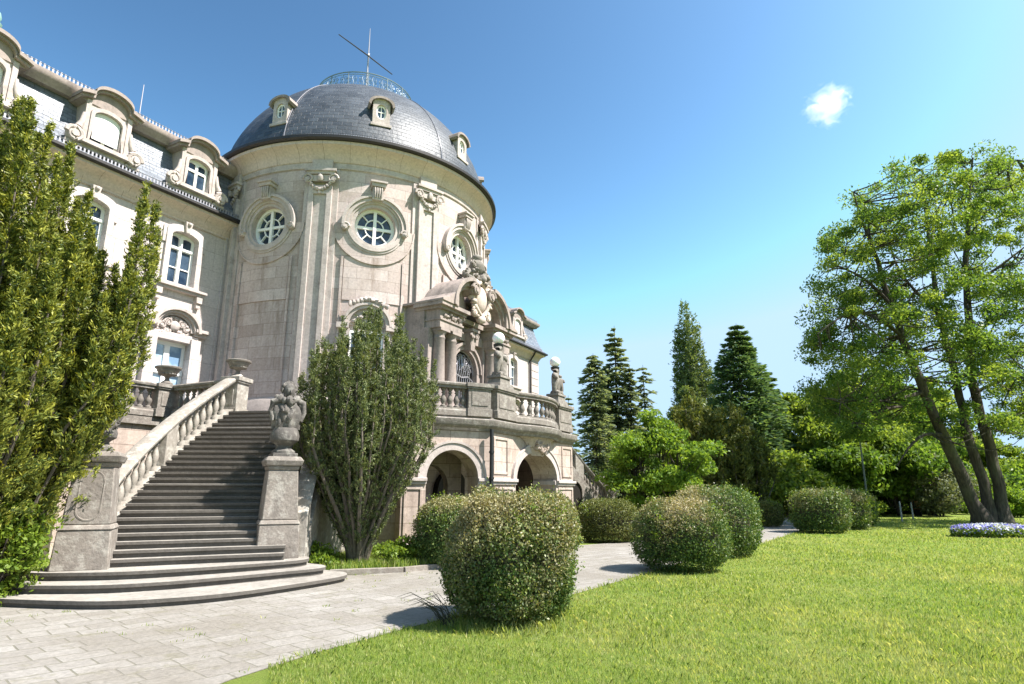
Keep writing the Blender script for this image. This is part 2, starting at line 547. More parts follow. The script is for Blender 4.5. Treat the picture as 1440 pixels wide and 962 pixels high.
def barkmat(name, c):
    """furrowed bark: ridges drawn out along the stem"""
    m, n, l, p = mat(name)
    tc = n.new('ShaderNodeTexCoord')
    a = noise(n, l, mapping(n, l, tc.outputs['Object'], (11, 11, 1.6)), 1.0, 6, 0.65)
    b = noise(n, l, tc.outputs['Object'], 0.9, 4)
    k = mix(n, l, ramp(n, l, a, [(0.35, 0), (0.62, 1)]), (c[0]*0.45, c[1]*0.45, c[2]*0.45), (c[0]*1.6, c[1]*1.6, c[2]*1.6))
    k = mix(n, l, ramp(n, l, b, [(0.5, 0), (0.7, 0.5)]), k, (0.085, 0.095, 0.055))
    l.new(k, p.inputs['Base Color'])
    p.inputs['Roughness'].default_value = 0.95
    l.new(bump(n, l, a, 1.0, 0.05), p.inputs['Normal'])
    return m
M['bark'] = barkmat('bark', (0.052, 0.041, 0.032))
M['bark_plain'] = plain('bark', (0.045, 0.036, 0.028), 0.95, var=0.6, scale=7, bumpy=1.0)
M['stem'] = plain('grey_bark', (0.12, 0.10, 0.078), 0.9, var=0.4, scale=14, bumpy=0.6)
M['twig'] = plain('twig', (0.055, 0.050, 0.028), 0.95, var=0.5, scale=20)
M['soil'] = plain('soil', (0.06, 0.045, 0.03), 0.95, var=0.5, scale=6, bumpy=0.6)

def glassmat(name, base, rough=0.03):
    m, n, l, p = mat(name)
    tc = n.new('ShaderNodeTexCoord')
    big = noise(n, l, tc.outputs['Object'], 1.1, 3)       # broad noise varies the pane from dark to paler blue
    l.new(mix(n, l, ramp(n, l, big, [(0.42, 0), (0.6, 1)]), base, (base[0]*3.2+0.01, base[1]*2.6+0.01, base[2]*2.1+0.01)), p.inputs['Base Color'])
    p.inputs['Roughness'].default_value = rough
    p.inputs['Specular IOR Level'].default_value = 0.6
    l.new(bump(n, l, noise(n, l, tc.outputs['Object'], 1.9, 3), 0.14, 0.05), p.inputs['Normal'])
    return m
M['glass'] = glassmat('window_glass', (0.014, 0.030, 0.058))
M['bluepane'] = glassmat('curtained_glass', (0.16, 0.26, 0.38))

gm, n_, l_, p_ = mat('lamp_globe_glass')
p_.inputs['Base Color'].default_value = (0.86, 0.86, 0.85, 1)
p_.inputs['Roughness'].default_value = 0.15
p_.inputs['Subsurface Weight'].default_value = 0.3
M['globe'] = gm

# ------------------------------------------------------------------ ground, path, hills
def grassmat():
    m, n, l, p = mat('lawn')
    tc = n.new('ShaderNodeTexCoord')
    ob = tc.outputs['Object']
    a = noise(n, l, ob, 0.35, 6, 0.6)
    b = noise(n, l, ob, 3.5, 6, 0.7)
    c = noise(n, l, ob, 60, 4, 0.7)
    k = mix(n, l, ramp(n, l, a, [(0.35, 0), (0.65, 1)]), (0.175, 0.26, 0.04), (0.25, 0.30, 0.065))
    k = mix(n, l, ramp(n, l, b, [(0.52, 0), (0.72, 0.6)]), k, (0.30, 0.28, 0.10))
    k = mix(n, l, 1.0, k, ramp(n, l, c, [(0.3, 0.6), (0.7, 1.35)]), 'MULTIPLY')
    l.new(k, p.inputs['Base Color'])
    p.inputs['Roughness'].default_value = 0.8
    p.inputs['Specular IOR Level'].default_value = 0.15
    l.new(bump(n, l, c, 1.0, 0.06), p.inputs['Normal'])
    return m

def pavemat():
    m, n, l, p = mat('path_paving')
    tc = n.new('ShaderNodeTexCoord')
    ob = tc.outputs['Object']
    nz = n.new('ShaderNodeTexNoise'); nz.inputs['Scale'].default_value = 0.9; nz.inputs['Detail'].default_value = 3
    l.new(ob, nz.inputs['Vector'])
    va = n.new('ShaderNodeVectorMath'); va.operation = 'MULTIPLY_ADD'
    l.new(nz.outputs['Color'], va.inputs[0]); va.inputs[1].default_value = (0.10, 0.10, 0); l.new(ob, va.inputs[2])
    vec = mapping(n, l, va.outputs[0], rot=(0, 0, R(-47)))
    br = n.new('ShaderNodeTexBrick')
    br.offset = 0.37; br.offset_frequency = 2; br.squash = 0.8; br.squash_frequency = 3
    br.inputs['Scale'].default_value = 1.0
    br.inputs['Brick Width'].default_value = 0.46
    br.inputs['Row Height'].default_value = 0.30
    br.inputs['Mortar Size'].default_value = 0.011
    br.inputs['Mortar Smooth'].default_value = 0.35
    br.inputs['Color1'].default_value = (0.305, 0.287, 0.262, 1)
    br.inputs['Color2'].default_value = (0.235, 0.217, 0.193, 1)
    br.inputs['Mortar'].default_value = (0.155, 0.147, 0.11, 1)
    l.new(vec, br.inputs['Vector'])
    big = noise(n, l, ob, 0.45, 6, 0.65)
    fine = noise(n, l, ob, 22, 6, 0.7)
    k = mix(n, l, ramp(n, l, big, [(0.42, 0), (0.62, 0.85)]), br.outputs['Color'], (0.195, 0.175, 0.145))
    moss = noise(n, l, ob, 2.6, 7, 0.75)
    k = mix(n, l, ramp(n, l, moss, [(0.55, 0), (0.72, 0.75)]), k, (0.15, 0.14, 0.075))
    k = mix(n, l, 1.0, k, ramp(n, l, fine, [(0.25, 0.66), (0.75, 1.2)]), 'MULTIPLY')
    l.new(k, p.inputs['Base Color'])
    p.inputs['Roughness'].default_value = 0.8
    mm = n.new('ShaderNodeMath'); mm.operation = 'MULTIPLY_ADD'
    l.new(br.outputs['Fac'], mm.inputs[0]); mm.inputs[1].default_value = -1.0; l.new(fine, mm.inputs[2])
    l.new(bump(n, l, mm.outputs[0], 0.55, 0.02), p.inputs['Normal'])
    return m

M['lawn'] = grassmat()
M['pave'] = pavemat()
M['hill'] = plain('far_forest', (0.035, 0.062, 0.040), 0.95, var=0.5, scale=0.05)

NEAR = [(-9.0, -3.0), (-3.6, 3.0), (-2.63, 5.29), (-2.44, 5.9), (-1.96, 6.87), (-1.2, 8.05), (-0.74, 8.66), (0.89, 10.33), (2.58, 12.86), (4.59, 15.88), (6.42, 18.34), (7.83, 20.28), (10.35, 24.13), (12.55, 27.65), (16.5, 33.5), (20, 40)]
FAR = [(-16.0, 3.0), (-12.0, 6.5), (-9.3, 9.4), (-7.2, 10.6), (-5.0, 11.9), (-3.3, 12.62), (-2.2, 13.1), (-1.2, 13.9), (-0.25, 15.3), (0.6, 17.4), (1.9, 19.3), (3.95, 20.9), (6.26, 23.2), (9.99, 27.4), (13.07, 31.5), (17, 40)]

me = MB()
me.add([(-2500, -600, 0), (2500, -600, 0), (2500, 2500, 0), (-2500, 2500, 0)], [(0, 1, 2, 3)])
tag(me.build('lawn', M['lawn'], smooth=0), kind='structure')
mb = MB()
mb.prism(NEAR + FAR[::-1], 0.004, 0.012)
tag(mb.build('path', M['pave'], smooth=0), kind='structure')
# the planted strip between the path and the terrace stands a kerb higher
mb = MB()
STRIP_POLY = [(-3.55, 12.75), (-2.2, 13.18), (-1.3, 14.0), (-0.45, 15.25), (-0.3, 16.6), (-1.5, 17.6), (-3.6, 18.2), (-6.2, 16.9), (-4.6, 12.8)]
mb.prism(STRIP_POLY, 0.0, 0.085)
tag(mb.build('grass_strip', M['lawn'], smooth=0), kind='structure')
mb = MB()
for i in range(len(STRIP_POLY[:5])-1):
    a, b = Vector((*STRIP_POLY[i], 0)), Vector((*STRIP_POLY[i+1], 0))
    mb.sweep([a, b], [(0, 0), (0.10, 0), (0.10, 0.11), (0, 0.11)])
tag(mb.build('kerb', M['paver'], bevel=0.01), kind='structure')

def hillf(u, v):
    a = R(8 + 74*u)
    d = 520 + 500*v
    h = (14 + 12*u**1.5)*math.sin(PI*min(1, v*0.9))*1.3 + 5*math.sin(u*21) + 3*math.sin(u*47+1)
    return (d*math.sin(a), d*math.cos(a), h*min(1, v*6) - 1)
tag(MB().grid(hillf, 60, 14).build('hills', M['hill']), kind='structure')

# ------------------------------------------------------------------ the palace: round tower between two wings
pal = empty('palace', (CX, CY, 0), ROT, 'cream sandstone palace with a round domed slate tower between two mansard wings', 'palace')
RT = 5.16
OZ, OR_ = 10.1, 0.68

def TW(a, s, z, r=RT):
    """a point on the tower: s metres to the right of angle a (deg), height z, radius r"""
    q = -R(a) + s/RT
    return Vector((r*math.sin(q), -r*math.cos(q), z))

mb = MB()
for k in range(9):
    a = 40*k
    hw = RT*R(20)
    cols = np.linspace(-hw, hw, 11)
    for z0, z1 in ((0, 3.4), (3.4, 6.4), (6.4, OZ-1.0), (OZ+1.0, 12.35)):
        for i in range(10):
            mb.add([TW(a, cols[i], z0), TW(a, cols[i+1], z0), TW(a, cols[i+1], z1), TW(a, cols[i], z1)], [(0, 1, 2, 3)])
    for sx in (-1, 1):
        e = np.linspace(1.0, hw, 5)
        for i in range(4):
            mb.add([TW(a, sx*e[i], OZ-1), TW(a, sx*e[i+1], OZ-1), TW(a, sx*e[i+1], OZ+1), TW(a, sx*e[i], OZ+1)], [(0, 1, 2, 3)])
    n = 48
    ring = []
    for i in range(n):
        t = 2*PI*i/n
        c, s_ = math.cos(t), math.sin(t)
        q = 1.0/max(abs(c), abs(s_))
        ring.append([(OR_*c, OR_*s_), (0.84*c*(0.5+0.5*1), 0.84*s_), (q*c, q*s_)])
    vs, fs = [], []
    for i in range(n):
        for x, z in ring[i]: vs.append(TW(a, x, OZ+z))
        vs.append(TW(a, ring[i][0][0], OZ+ring[i][0][1], RT-0.34))
    for i in range(n):
        j = (i+1) % n
        fs += [(i*4, j*4, j*4+1, i*4+1), (i*4+1, j*4+1, j*4+2, i*4+2), (i*4+3, j*4+3, j*4, i*4)]
    mb.add(vs, fs)
mb.build('tower_wall', M['wall'], pal, uv='cyl', smooth=25)

# plinth, frieze band and the big coved cornice
mb = MB()
mb.lathe([(RT, 3.62), (RT+0.10, 3.62), (RT+0.10, 4.28), (RT+0.05, 4.36), (RT, 4.38)], 96)
mb.build('wall_plinth', M['trim'], pal, uv='cyl')
mb = MB()
mb.lathe([(RT, 12.02), (RT+0.045, 12.03), (RT+0.05, 12.10), (RT+0.02, 12.12), (RT+0.02, 12.26)], 96)
mb.build('wall_moulding', M['trim'], pal, uv='cyl')
mb = MB()
mb.lathe([(RT-0.02, 12.24), (RT+0.05, 12.26), (RT+0.08, 12.34), (RT+0.11, 12.44), (RT+0.18, 12.55), (RT+0.29, 12.65), (RT+0.40, 12.71), (RT+0.43, 12.72), (RT+0.43, 12.83), (RT+0.40, 12.86), (RT, 12.9)], 108)
mb.build('tower_cornice', M['cornice'], pal, uv='cyl', smooth=30)
mb = MB()
mb.lathe([(RT+0.40, 12.85), (RT+0.50, 12.84), (RT+0.57, 12.89), (RT+0.575, 12.98), (RT+0.55, 13.00), (RT+0.52, 12.97), (RT+0.36, 12.99), (RT, 13.0)], 108)
mb.build('gutter', M['gutter'], pal, uv='cyl')

# dome
def dome_r(z):
    t = min(1, max(0, (z-13.0)/(17.35-13.0)))
    return 1.95 + (5.25-1.95)*(max(0, 1-t**1.9))**0.72
DP = [(5.55, 12.99), (5.36, 13.03)] + [(dome_r(13.05+(17.35-13.05)*(1-(1-t)**1.25)), 13.05+(17.35-13.05)*(1-(1-t)**1.25)) for t in np.linspace(0, 1, 34)]
mb = MB(); mb.lathe(DP, 120); mb.build('dome_roof', M['slate'], pal, uv='dome', smooth=40)
mb = MB()
mb.lathe([(1.98, 17.24), (2.10, 17.27), (2.12, 17.37), (2.02, 17.42), (0.0, 17.46)], 64)
mb.build('dome_platform', M['copper'], pal, uv='cyl')
# lightning strip down the slates
mb = MB()
for a in (76.0, 14.0, -30.0):
    q = -R(a)
    mb = MB()
    mb.tube([((dome_r(z)+0.025)*math.sin(q), -(dome_r(z)+0.025)*math.cos(q), z) for z in np.linspace(13.1, 17.2, 20)], 0.014, 5)
    mb.build('lightning_conductor', M['zinc'], pal)
# snow guard fence above the gutter
def guard(mb, p0, p1, n):
    p0, p1 = Vector(p0), Vector(p1)
    d = (p1-p0).normalized(); s = d.cross(Vector((0, 0, 1)))
    for i in range(n):
        p = p0.lerp(p1, (i+0.5)/n)
        mb.add([p-d*0.022, p+d*0.022, p+d*0.022+Vector((0, 0, 0.17)), p-d*0.022+Vector((0, 0, 0.17)),
                p-d*0.022+s*0.012, p+d*0.022+s*0.012, p+d*0.022+s*0.012+Vector((0, 0, 0.17)), p-d*0.022+s*0.012+Vector((0, 0, 0.17))],
               [(0,1,2,3), (7,6,5,4), (0,4,5,1), (1,5,6,2), (2,6,7,3), (3,7,4,0)])
    for z in (0.02, 0.15):
        mb.tube([p0+Vector((0, 0, z)), p1+Vector((0, 0, z))], 0.012, 4)
mb = MB()
for i in range(108):
    a0, a1 = 2*PI*i/108, 2*PI*(i+1)/108
    guard(mb, (5.40*math.sin(a0), -5.40*math.cos(a0), 13.03), (5.40*math.sin(a1), -5.40*math.cos(a1), 13.03), 4)
mb.build('snow_guard', M['zinc'], pal, smooth=0)

# railing round the platform: scrollwork between posts
rl = MB()
for zz, rr in ((17.48, 0.018), (18.02, 0.016), (18.12, 0.028)):
    rl.tube([(2.02*math.sin(t), -2.02*math.cos(t), zz) for t in np.linspace(0, 2*PI, 65)], rr, 6)
railing = rl.build('platform_railing', M['ironblue'], pal)
for k in range(16):
    mb = MB()
    t = 2*PI*k/16
    mb.tube([(2.02*math.sin(t), -2.02*math.cos(t), 17.42), (2.02*math.sin(t), -2.02*math.cos(t), 18.12)], 0.026, 6)
    mb.build('post', M['ironblue'], railing)
mb = MB()
for k in range(32):
    t0 = 2*PI*(k+0.5)/32
    def S(u, z): return (2.02*math.sin(t0+u/2.02), -2.02*math.cos(t0+u/2.02), z)
    for f in (-1, 1):
        mb.tube([S(f*(0.09+0.075*math.cos(q)*(1-q/14)), 17.62+0.12*math.sin(q)*(1-q/14)) for q in np.linspace(0, 9, 22)], 0.011, 4)
        mb.tube([S(f*(0.09+0.07*math.cos(q)*(1-q/14)), 17.86+0.11*math.sin(-q)*(1-q/14)) for q in np.linspace(0, 9, 22)], 0.011, 4)
    mb.tube([S(0, 17.5), S(0.03, 17.65), S(-0.03, 17.85), S(0, 18.02)], 0.012, 4)
mb.build('scrollwork', M['ironblue'], railing)
mb = MB()
mb.tube([(0, 0, 17.4), (0, 0, 19.6), (0, 0, 20.5)], [0.05, 0.045, 0.035], 8)
mb.tube([(0, 0, 20.5), (0, 0, 21.9)], [0.03, 0.012], 8)
mb.ball((0, 0, 20.5), 0.07, n=8)
mast = mb.build('mast', M['zinc'], pal)
Mi = M_B.inverted()
mb = MB()
mb.tube([Mi @ Vector((-7.78, 23.8, 21.53)), Mi @ Vector((-6.5, 23.8, 20.5)), Mi @ Vector((-5.29, 23.8, 19.47))], [0.022, 0.03, 0.022], 8)
mb.build('yard', M['gutter'], mast)

# pilasters with carved capitals, built once at the front and turned round the tower
def ionic(mb, r, z, w):
    """volutes, egg moulding and a hanging garland"""
    for f in (-1, 1):
        mb.spiral(TW(0, f*w*0.53, z+0.20, r+0.13), (1, 0, 0), (0, 0, 1), 0.17, 0.048, flip=f)
    mb.cbox(-R2(w*0.60), R2(w*0.60), r, r+0.16, z+0.36, z+0.46)
    mb.cbox(-R2(w*0.66), R2(w*0.66), r, r+0.21, z+0.46, z+0.54)
    mb.cbox(-R2(w*0.42), R2(w*0.42), r, r+0.11, z+0.12, z+0.34)
    for i in range(9):
        t = (i-4)/4
        mb.ball(TW(0, t*w*0.40, z+0.04-0.20*(1-t*t), r+0.09), 0.066, n=7, lump=0.2)
    mb.ball(TW(0, 0, z+0.24, r+0.14), 0.12, 0.9, 0.6, 1.1, n=8, lump=0.1)
    mb.ball(TW(0, 0, z-0.26, r+0.07), 0.07, n=6, lump=0.2)
def R2(s): return math.degrees(s/RT)

pw = 0.74
mb = MB()
h = R2(pw/2)
mb.cbox(-h*1.5, h*1.5, RT-0.02, RT+0.05, 4.38, 12.0)
mb.cbox(-h, -h*0.56, RT, RT+0.17, 4.38, 11.35)
mb.cbox(h*0.56, h, RT, RT+0.17, 4.38, 11.35)
mb.cbox(-h*0.57, h*0.57, RT, RT+0.17, 11.05, 11.352)
mb.cbox(-h*0.57, h*0.57, RT, RT+0.17, 4.38, 4.9)
mb.cbox(-h*0.565, h*0.565, RT, RT+0.105, 4.9, 11.05)
mb.cbox(-h*1.15, h*1.15, RT, RT+0.21, 4.20, 4.45)
mb.cbox(-h*0.9, h*0.9, RT, RT+0.13, 11.85, 12.3)
pil = mb.build('pilaster', M['trim'], pal, uv='cyl', bevel=0.008)
mb = MB(); ionic(mb, RT+0.10, 11.36, pw); cap = mb.build('capital', M['trim'], pil)
pil.rotation_euler.z = R(20)
for a in (-20, -60, 60, -100, 100):
    c = copy_tree(pil, pal); c.rotation_euler.z = R(a)

# round windows
def ring(mb, r0, r1, d0, d1, t0=0, t1=2*PI, n=48, zc=OZ):
    full = abs(t1-t0-2*PI) < 1e-6
    cnt = n if full else n+1
    vs, fs = [], []
    for i in range(cnt):
        t = t0+(t1-t0)*i/n
        for r, d in ((r0, d0), (r1, d0), (r1, d1), (r0, d1)):
            vs.append(TW(0, r*math.cos(t), zc+r*math.sin(t), RT+d))
    for i in range(n):
        j = (i+1) % cnt
        for k in range(4):
            fs.append((i*4+k, j*4+k, j*4+(k+1) % 4, i*4+(k+1) % 4))
    if not full:
        fs += [(3, 2, 1, 0), (n*4, n*4+1, n*4+2, n*4+3)]
    mb.add(vs, fs)
mb = MB()
ring(mb, OR_-0.01, 0.80, -0.02, 0.06)
ring(mb, 0.78, 0.90, -0.02, 0.11)
ring(mb, 0.89, 0.97, -0.02, 0.08)
ring(mb, 0.85, 1.01, 0.0, 0.17, R(-6), R(186), 40)
ring(mb, 0.97, 1.06, 0.0, 0.22, R(-6), R(186), 40)
for f in (-1, 1):
    mb.spiral(TW(0, f*0.95, OZ-0.15, RT+0.18), (1, 0, 0), (0, 0, 1), 0.13, 0.045, flip=-f, turns=1.5)
    mb.ball(TW(0, f*0.95, OZ-0.15, RT+0.11), 0.12, 1, 0.9, 1, n=8)
surround = mb.build('window_surround', M['trim'], pal, uv='cyl', smooth=40)
mb = MB()
mb.cbox(-R2(0.17), R2(0.17), RT, RT+0.27, OZ+0.86, OZ+1.30, 3)
mb.cbox(-R2(0.22), R2(0.22), RT, RT+0.36, OZ+1.30, OZ+1.42, 3)
mb.cbox(-R2(0.26), R2(0.26), RT, RT+0.41, OZ+1.42, OZ+1.49, 3)
for i in range(4):
    s_ = -0.105+0.07*i
    mb.tube([TW(0, s_, OZ+1.28, RT+0.31), TW(0, s_, OZ+1.10, RT+0.33), TW(0, s_*0.9, OZ+0.92, RT+0.28)], [0.034, 0.034, 0.026], 6)
mb.build('keystone', M['trim'], surround, uv='cyl', bevel=0.01)
mb = MB()
ring(mb, 0.585, OR_+0.005, -0.27, -0.15)
ring(mb, 0.30, 0.335, -0.25, -0.19, n=32)
def bar(mb, x0, z0, x1, z1, w, d0=-0.25, d1=-0.17):
    a, b = Vector((x0, z0)), Vector((x1, z1))
    t = (b-a).normalized(); q = Vector((-t.y, t.x))*w/2
    vs = []
    for d in (d0, d1):
        for p in (a-q, b-q, b+q, a+q): vs.append(TW(0, p.x, OZ+p.y, RT+d))
    mb.add(vs, [(0,3,2,1), (4,5,6,7), (0,1,5,4), (1,2,6,5), (2,3,7,6), (3,0,4,7)])
bar(mb, 0, -0.62, 0, 0.62, 0.105, -0.26, -0.145)
bar(mb, -0.62, 0.0, 0.62, 0.0, 0.09, -0.26, -0.15)
for t in (45, 135, 225, 315):
    c_, s_ = math.cos(R(t)), math.sin(R(t))
    bar(mb, 0.32*c_, 0.32*s_, 0.62*c_, 0.62*s_, 0.032)
wf = mb.build('window_frame', M['white'], surround, uv='cyl')
mb = MB()
mb.add([TW(0, 0, OZ, RT-0.24)] + [TW(0, 0.64*math.cos(2*PI*i/40), OZ+0.64*math.sin(2*PI*i/40), RT-0.24) for i in range(40)], [(0, 1+i, 1+(i+1) % 40) for i in range(40)])
mb.build('pane', M['glass'], surround, uv='cyl', smooth=0)
# the flat raised field that follows each window and runs down as a panel
mb = MB()
ring(mb, 0.95, 1.30, -0.02, 0.05, R(180), R(360), 30)
ring(mb, 1.30, 1.35, -0.02, 0.075, R(180), R(360), 30)
mb.cbox(-R2(0.92), R2(0.92), RT-0.02, RT+0.03, 7.5, 8.95, 10)
for f in (-1, 1):
    mb.cbox(f*R2(0.95), f*R2(1.02), RT-0.02, RT+0.065, 4.6, 8.95, 1)
fld = mb.build('raised_panel', M['wall'], pal, uv='cyl', smooth=30)
for a in (40, 80, -40, -80):
    c = copy_tree(surround, pal); c.rotation_euler.z = -R(a)
    c = copy_tree(fld, pal); c.rotation_euler.z = -R(a)

# tall tower windows behind the yew and beside the porch, with an arched hood
mb = MB()
for f in (-1, 1):
    mb.cbox(f*R2(0.52), f*R2(0.72), RT-0.02, RT+0.12, 3.9, 6.55, 2)
    mb.cbox(f*R2(0.56), f*R2(0.92), RT-0.02, RT+0.22, 6.55, 6.72, 2)
ring(mb, 0.56, 0.68, -0.02, 0.17, R(0), R(180), 24, 6.68)
ring(mb, 0.66, 0.74, -0.02, 0.23, R(0), R(180), 24, 6.68)
ring(mb, 0.0, 0.58, -0.02, 0.05, R(0), R(180), 24, 6.68)
for i in range(11):
    mb.ball(TW(0, (i-5)*0.11, 7.42+0.10*math.cos((i-5)*0.5), RT+0.2), 0.09, n=6, lump=0.3)
for i in range(9):
    mb.ball(TW(0, (i-4)*0.10, 6.90+0.13*math.cos((i-4)*0.6), RT+0.08), 0.08, n=6, lump=0.3)
tws = mb.build('window_surround', M['trim'], pal, uv='cyl', smooth=40)
mb = MB()
for f in (-1, 1): mb.cbox(f*R2(0.46), f*R2(0.53), RT-0.01, RT+0.045, 3.9, 6.5, 1)
mb.cbox(-R2(0.05), R2(0.05), RT-0.01, RT+0.05, 3.9, 6.5, 1)
for z in (3.9, 5.45, 6.43): mb.cbox(-R2(0.5), R2(0.5), RT-0.01, RT+0.048, z, z+0.08, 4)
mb.build('window_frame', M['white'], tws, uv='cyl')
mb = MB(); mb.cbox(-R2(0.5), R2(0.5), RT-0.01, RT+0.02, 3.9, 6.5, 4); mb.build('pane', M['glass'], tws, uv='cyl')
tws.rotation_euler.z = -R(41)
c = copy_tree(tws, pal); c.rotation_euler.z = R(41)

# small dormers on the dome
def dome_dormer():
    zb, r0 = 13.95, 5.12
    fn = lambda x, z, d: Vector((x, -r0 + d*1.0, z))
    out = [(-0.30, zb), (0.30, zb), (0.30, zb+0.80)] + [(0.30*math.cos(t), zb+0.80+0.20*math.sin(t)) for t in np.linspace(0.15, PI-0.15, 10)] + [(-0.30, zb+0.80)]
    hole = [(0.17*math.cos(t), zb+0.50+(0.26 if math.sin(t) > 0 else 0.30)*math.copysign(abs(math.sin(t))**0.7, math.sin(t))) for t in np.linspace(0, 2*PI, 24, endpoint=False)]
    mb = MB(); mb.extrude(out, [hole], fn, 0.95)
    mb.box(-0.36, 0.36, -r0-0.06, -r0+0.9, zb-0.10, zb)
    d = mb.build('dormer', M['trim'], pal, smooth=40, bevel=0.008)
    hood = [(0.44*math.cos(t), zb+0.78+0.27*math.sin(t)) for t in np.linspace(0, PI, 14)]
    hood = [(0.46, zb+0.74)] + hood + [(-0.46, zb+0.74)]
    inn = [(x*0.84, z-0.075) for x, z in hood][::-1]
    mb = MB(); mb.extrude(hood+inn, [], lambda x, z, q: Vector((x, -r0-0.09+q, z)), 1.05)
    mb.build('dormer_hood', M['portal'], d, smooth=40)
    mb = MB()
    o2 = [(x*1.02, zb+0.5+(z-zb-0.5)*1.02) for x, z in hole]
    i2 = [(x*0.72, zb+0.5+(z-zb-0.5)*0.80) for x, z in hole]
    mb.extrude(o2, [i2], lambda x, z, q: Vector((x, -r0+0.06+q, z)), 0.06)
    mb.box(-0.012, 0.012, -r0+0.07, -r0+0.11, zb+0.25, zb+0.72)
    mb.box(-0.13, 0.13, -r0+0.07, -r0+0.11, zb+0.49, zb+0.515)
    mb.build('window_frame', M['white'], d)
    mb = MB(); mb.add([fn(x, z, 0.10) for x, z in o2], [tuple(range(len(o2)))]); mb.build('pane', M['glass'], d, smooth=0)
    return d
dd = dome_dormer()
for a in (40, 80, -40, -80):
    c = copy_tree(dd, pal); c.rotation_euler.z = -R(a)

# ------------------------------------------------------------------ wings
YW = 0.92
UPC = [6.72, 9.52, 12.32, 15.12]               # window axes, mirrored
def arch_top(cx, w, z0, z1, rise, n=10):
    """rectangle with a segmental head"""
    return [(cx-w/2, z0), (cx+w/2, z0), (cx+w/2, z1-rise)] + [(cx+w/2*math.cos(t), z1-rise+rise*math.sin(t)) for t in np.linspace(0, PI, n)[1:-1]] + [(cx-w/2, z1-rise)]

def wing(sx, x1):
    x0 = 4.9
    fn = lambda x, z, d: Vector((sx*x, YW+d, z))
    holes = []
    for c in UPC:
        if c < x1-0.9:
            holes.append(arch_top(c, 0.90, 7.83, 9.58, 0.17))
            holes.append([(c-0.57, 3.5), (c+0.57, 3.5), (c+0.57, 6.06), (c-0.57, 6.06)])
    mb = MB()
    mb.extrude([(x0, 0), (x1, 0), (x1, 10.05), (x0, 10.05)], holes, fn, 0.30, back=False, sides=False)
    # the far end wall
    mb.add([(sx*x1, YW, 0), (sx*x1, 14, 0), (sx*x1, 14, 10.05), (sx*x1, YW, 10.05)], [(0, 1, 2, 3)])
    mb.build('wing_wall', M['wing'], pal, smooth=0)
    # slightly raised window bays and a corner strip
    mb = MB()
    mb.box(min(sx*4.95, sx*5.30), max(sx*4.95, sx*5.30), YW-0.06, YW+0.02, 3.5, 10.0)
    mb.build('wall_strip', M['wing'], pal, bevel=0.01)
    if sx > 0:
        mb = MB()
        for k in range(15):
            mb.box(x1-0.95, x1+0.05, YW-0.06, YW+0.9, 3.0+k*0.48, 3.0+k*0.48+0.45)
        mb.build('quoin', M['wing'], pal, bevel=0.01)
    # cornice, gutter
    pr = [(0.02, -0.42), (-0.05, -0.42), (-0.06, -0.34), (-0.10, -0.30), (-0.13, -0.20), (-0.20, -0.10), (-0.30, -0.03), (-0.40, 0.01), (-0.42, 0.02), (-0.42, 0.10), (0.02, 0.12)]
    def run(prof, name, m, z):
        mb = MB()
        pts = [Vector((sx*4.6, YW, z)), Vector((sx*x1, YW, z)), Vector((sx*x1, 13, z))]
        mb.sweep(pts, [((-o if sx > 0 else o), q) for o, q in prof])       # negative offsets face outwards
        mb.build(name, m, pal, smooth=30)
    run(pr, 'wing_cornice', M['cornice'], 10.32)
    run([(-0.40, 0.10), (-0.50, 0.10), (-0.54, 0.14), (-0.54, 0.22), (-0.50, 0.24), (-0.48, 0.20), (0.2, 0.22), (0.2, 0.12)], 'gutter', M['gutter'], 10.32)
    # mansard with its bell-cast foot
    prof = [(0.40, 10.53), (0.56, 10.66), (0.74, 10.95), (0.90, 11.35), (1.03, 11.8), (1.14, 12.32)]
    mb = MB()
    vs, fs = [], []
    for y, z in prof:
        off = y-0.92
        xe = x1 - off if sx > 0 else x1
        vs += [(sx*3.0, y, z), (sx*xe, y, z), (sx*xe, 13-off, z)]
    for i in range(len(prof)-1):
        for k in range(2):
            fs.append((i*3+k, i*3+k+1, (i+1)*3+k+1, (i+1)*3+k))
    mb.add(vs, fs)
    mb.build('mansard_roof', M['slate2'], pal, smooth=60)
    run([(0.30, -0.10), (0.02, -0.10), (-0.02, -0.02), (-0.12, 0.06), (-0.16, 0.16), (-0.16, 0.24), (0.30, 0.26)], 'roof_cornice', M['portal'], 12.34)
    mb = MB()
    mb.add([(sx*3.0, 0.95, 12.6), (sx*(x1-0.1), 0.95, 12.6), (sx*(x1-1), 6, 14.2), (sx*3.0, 6, 14.2)], [(0, 1, 2, 3)])
    mb.build('upper_roof', M['slate2'], pal, smooth=0)
    mb = MB()
    nseg = int((x1-4.5)/0.7)
    for nm, yy, zz in (('ridge_cresting', 0.84, 12.58), ('snow_guard', 0.50, 10.58)):
        mb = MB()
        for i in range(nseg):
            xa, xb = sx*(4.5+(x1-4.6)*i/nseg), sx*(4.5+(x1-4.6)*(i+1)/nseg)
            guard(mb, (xa, yy, zz), (xb, yy, zz), 7)
        mb.build(nm, M['zinc'], pal, smooth=0)
wing(-1, 19.0)
wing(1, 18.55)
mb = MB()
mb.tube([(17.3, 0.42, 10.4), (17.3, 0.60, 10.1), (17.3, YW-0.10, 9.8), (17.3, YW-0.10, 3.3)], 0.06, 8)
mb.build('downpipe', M['gutter'], pal)
mb = MB()
mb.tube([(-4.98, YW-0.14, 10.0), (-4.98, YW-0.14, 3.9)], 0.055, 8)
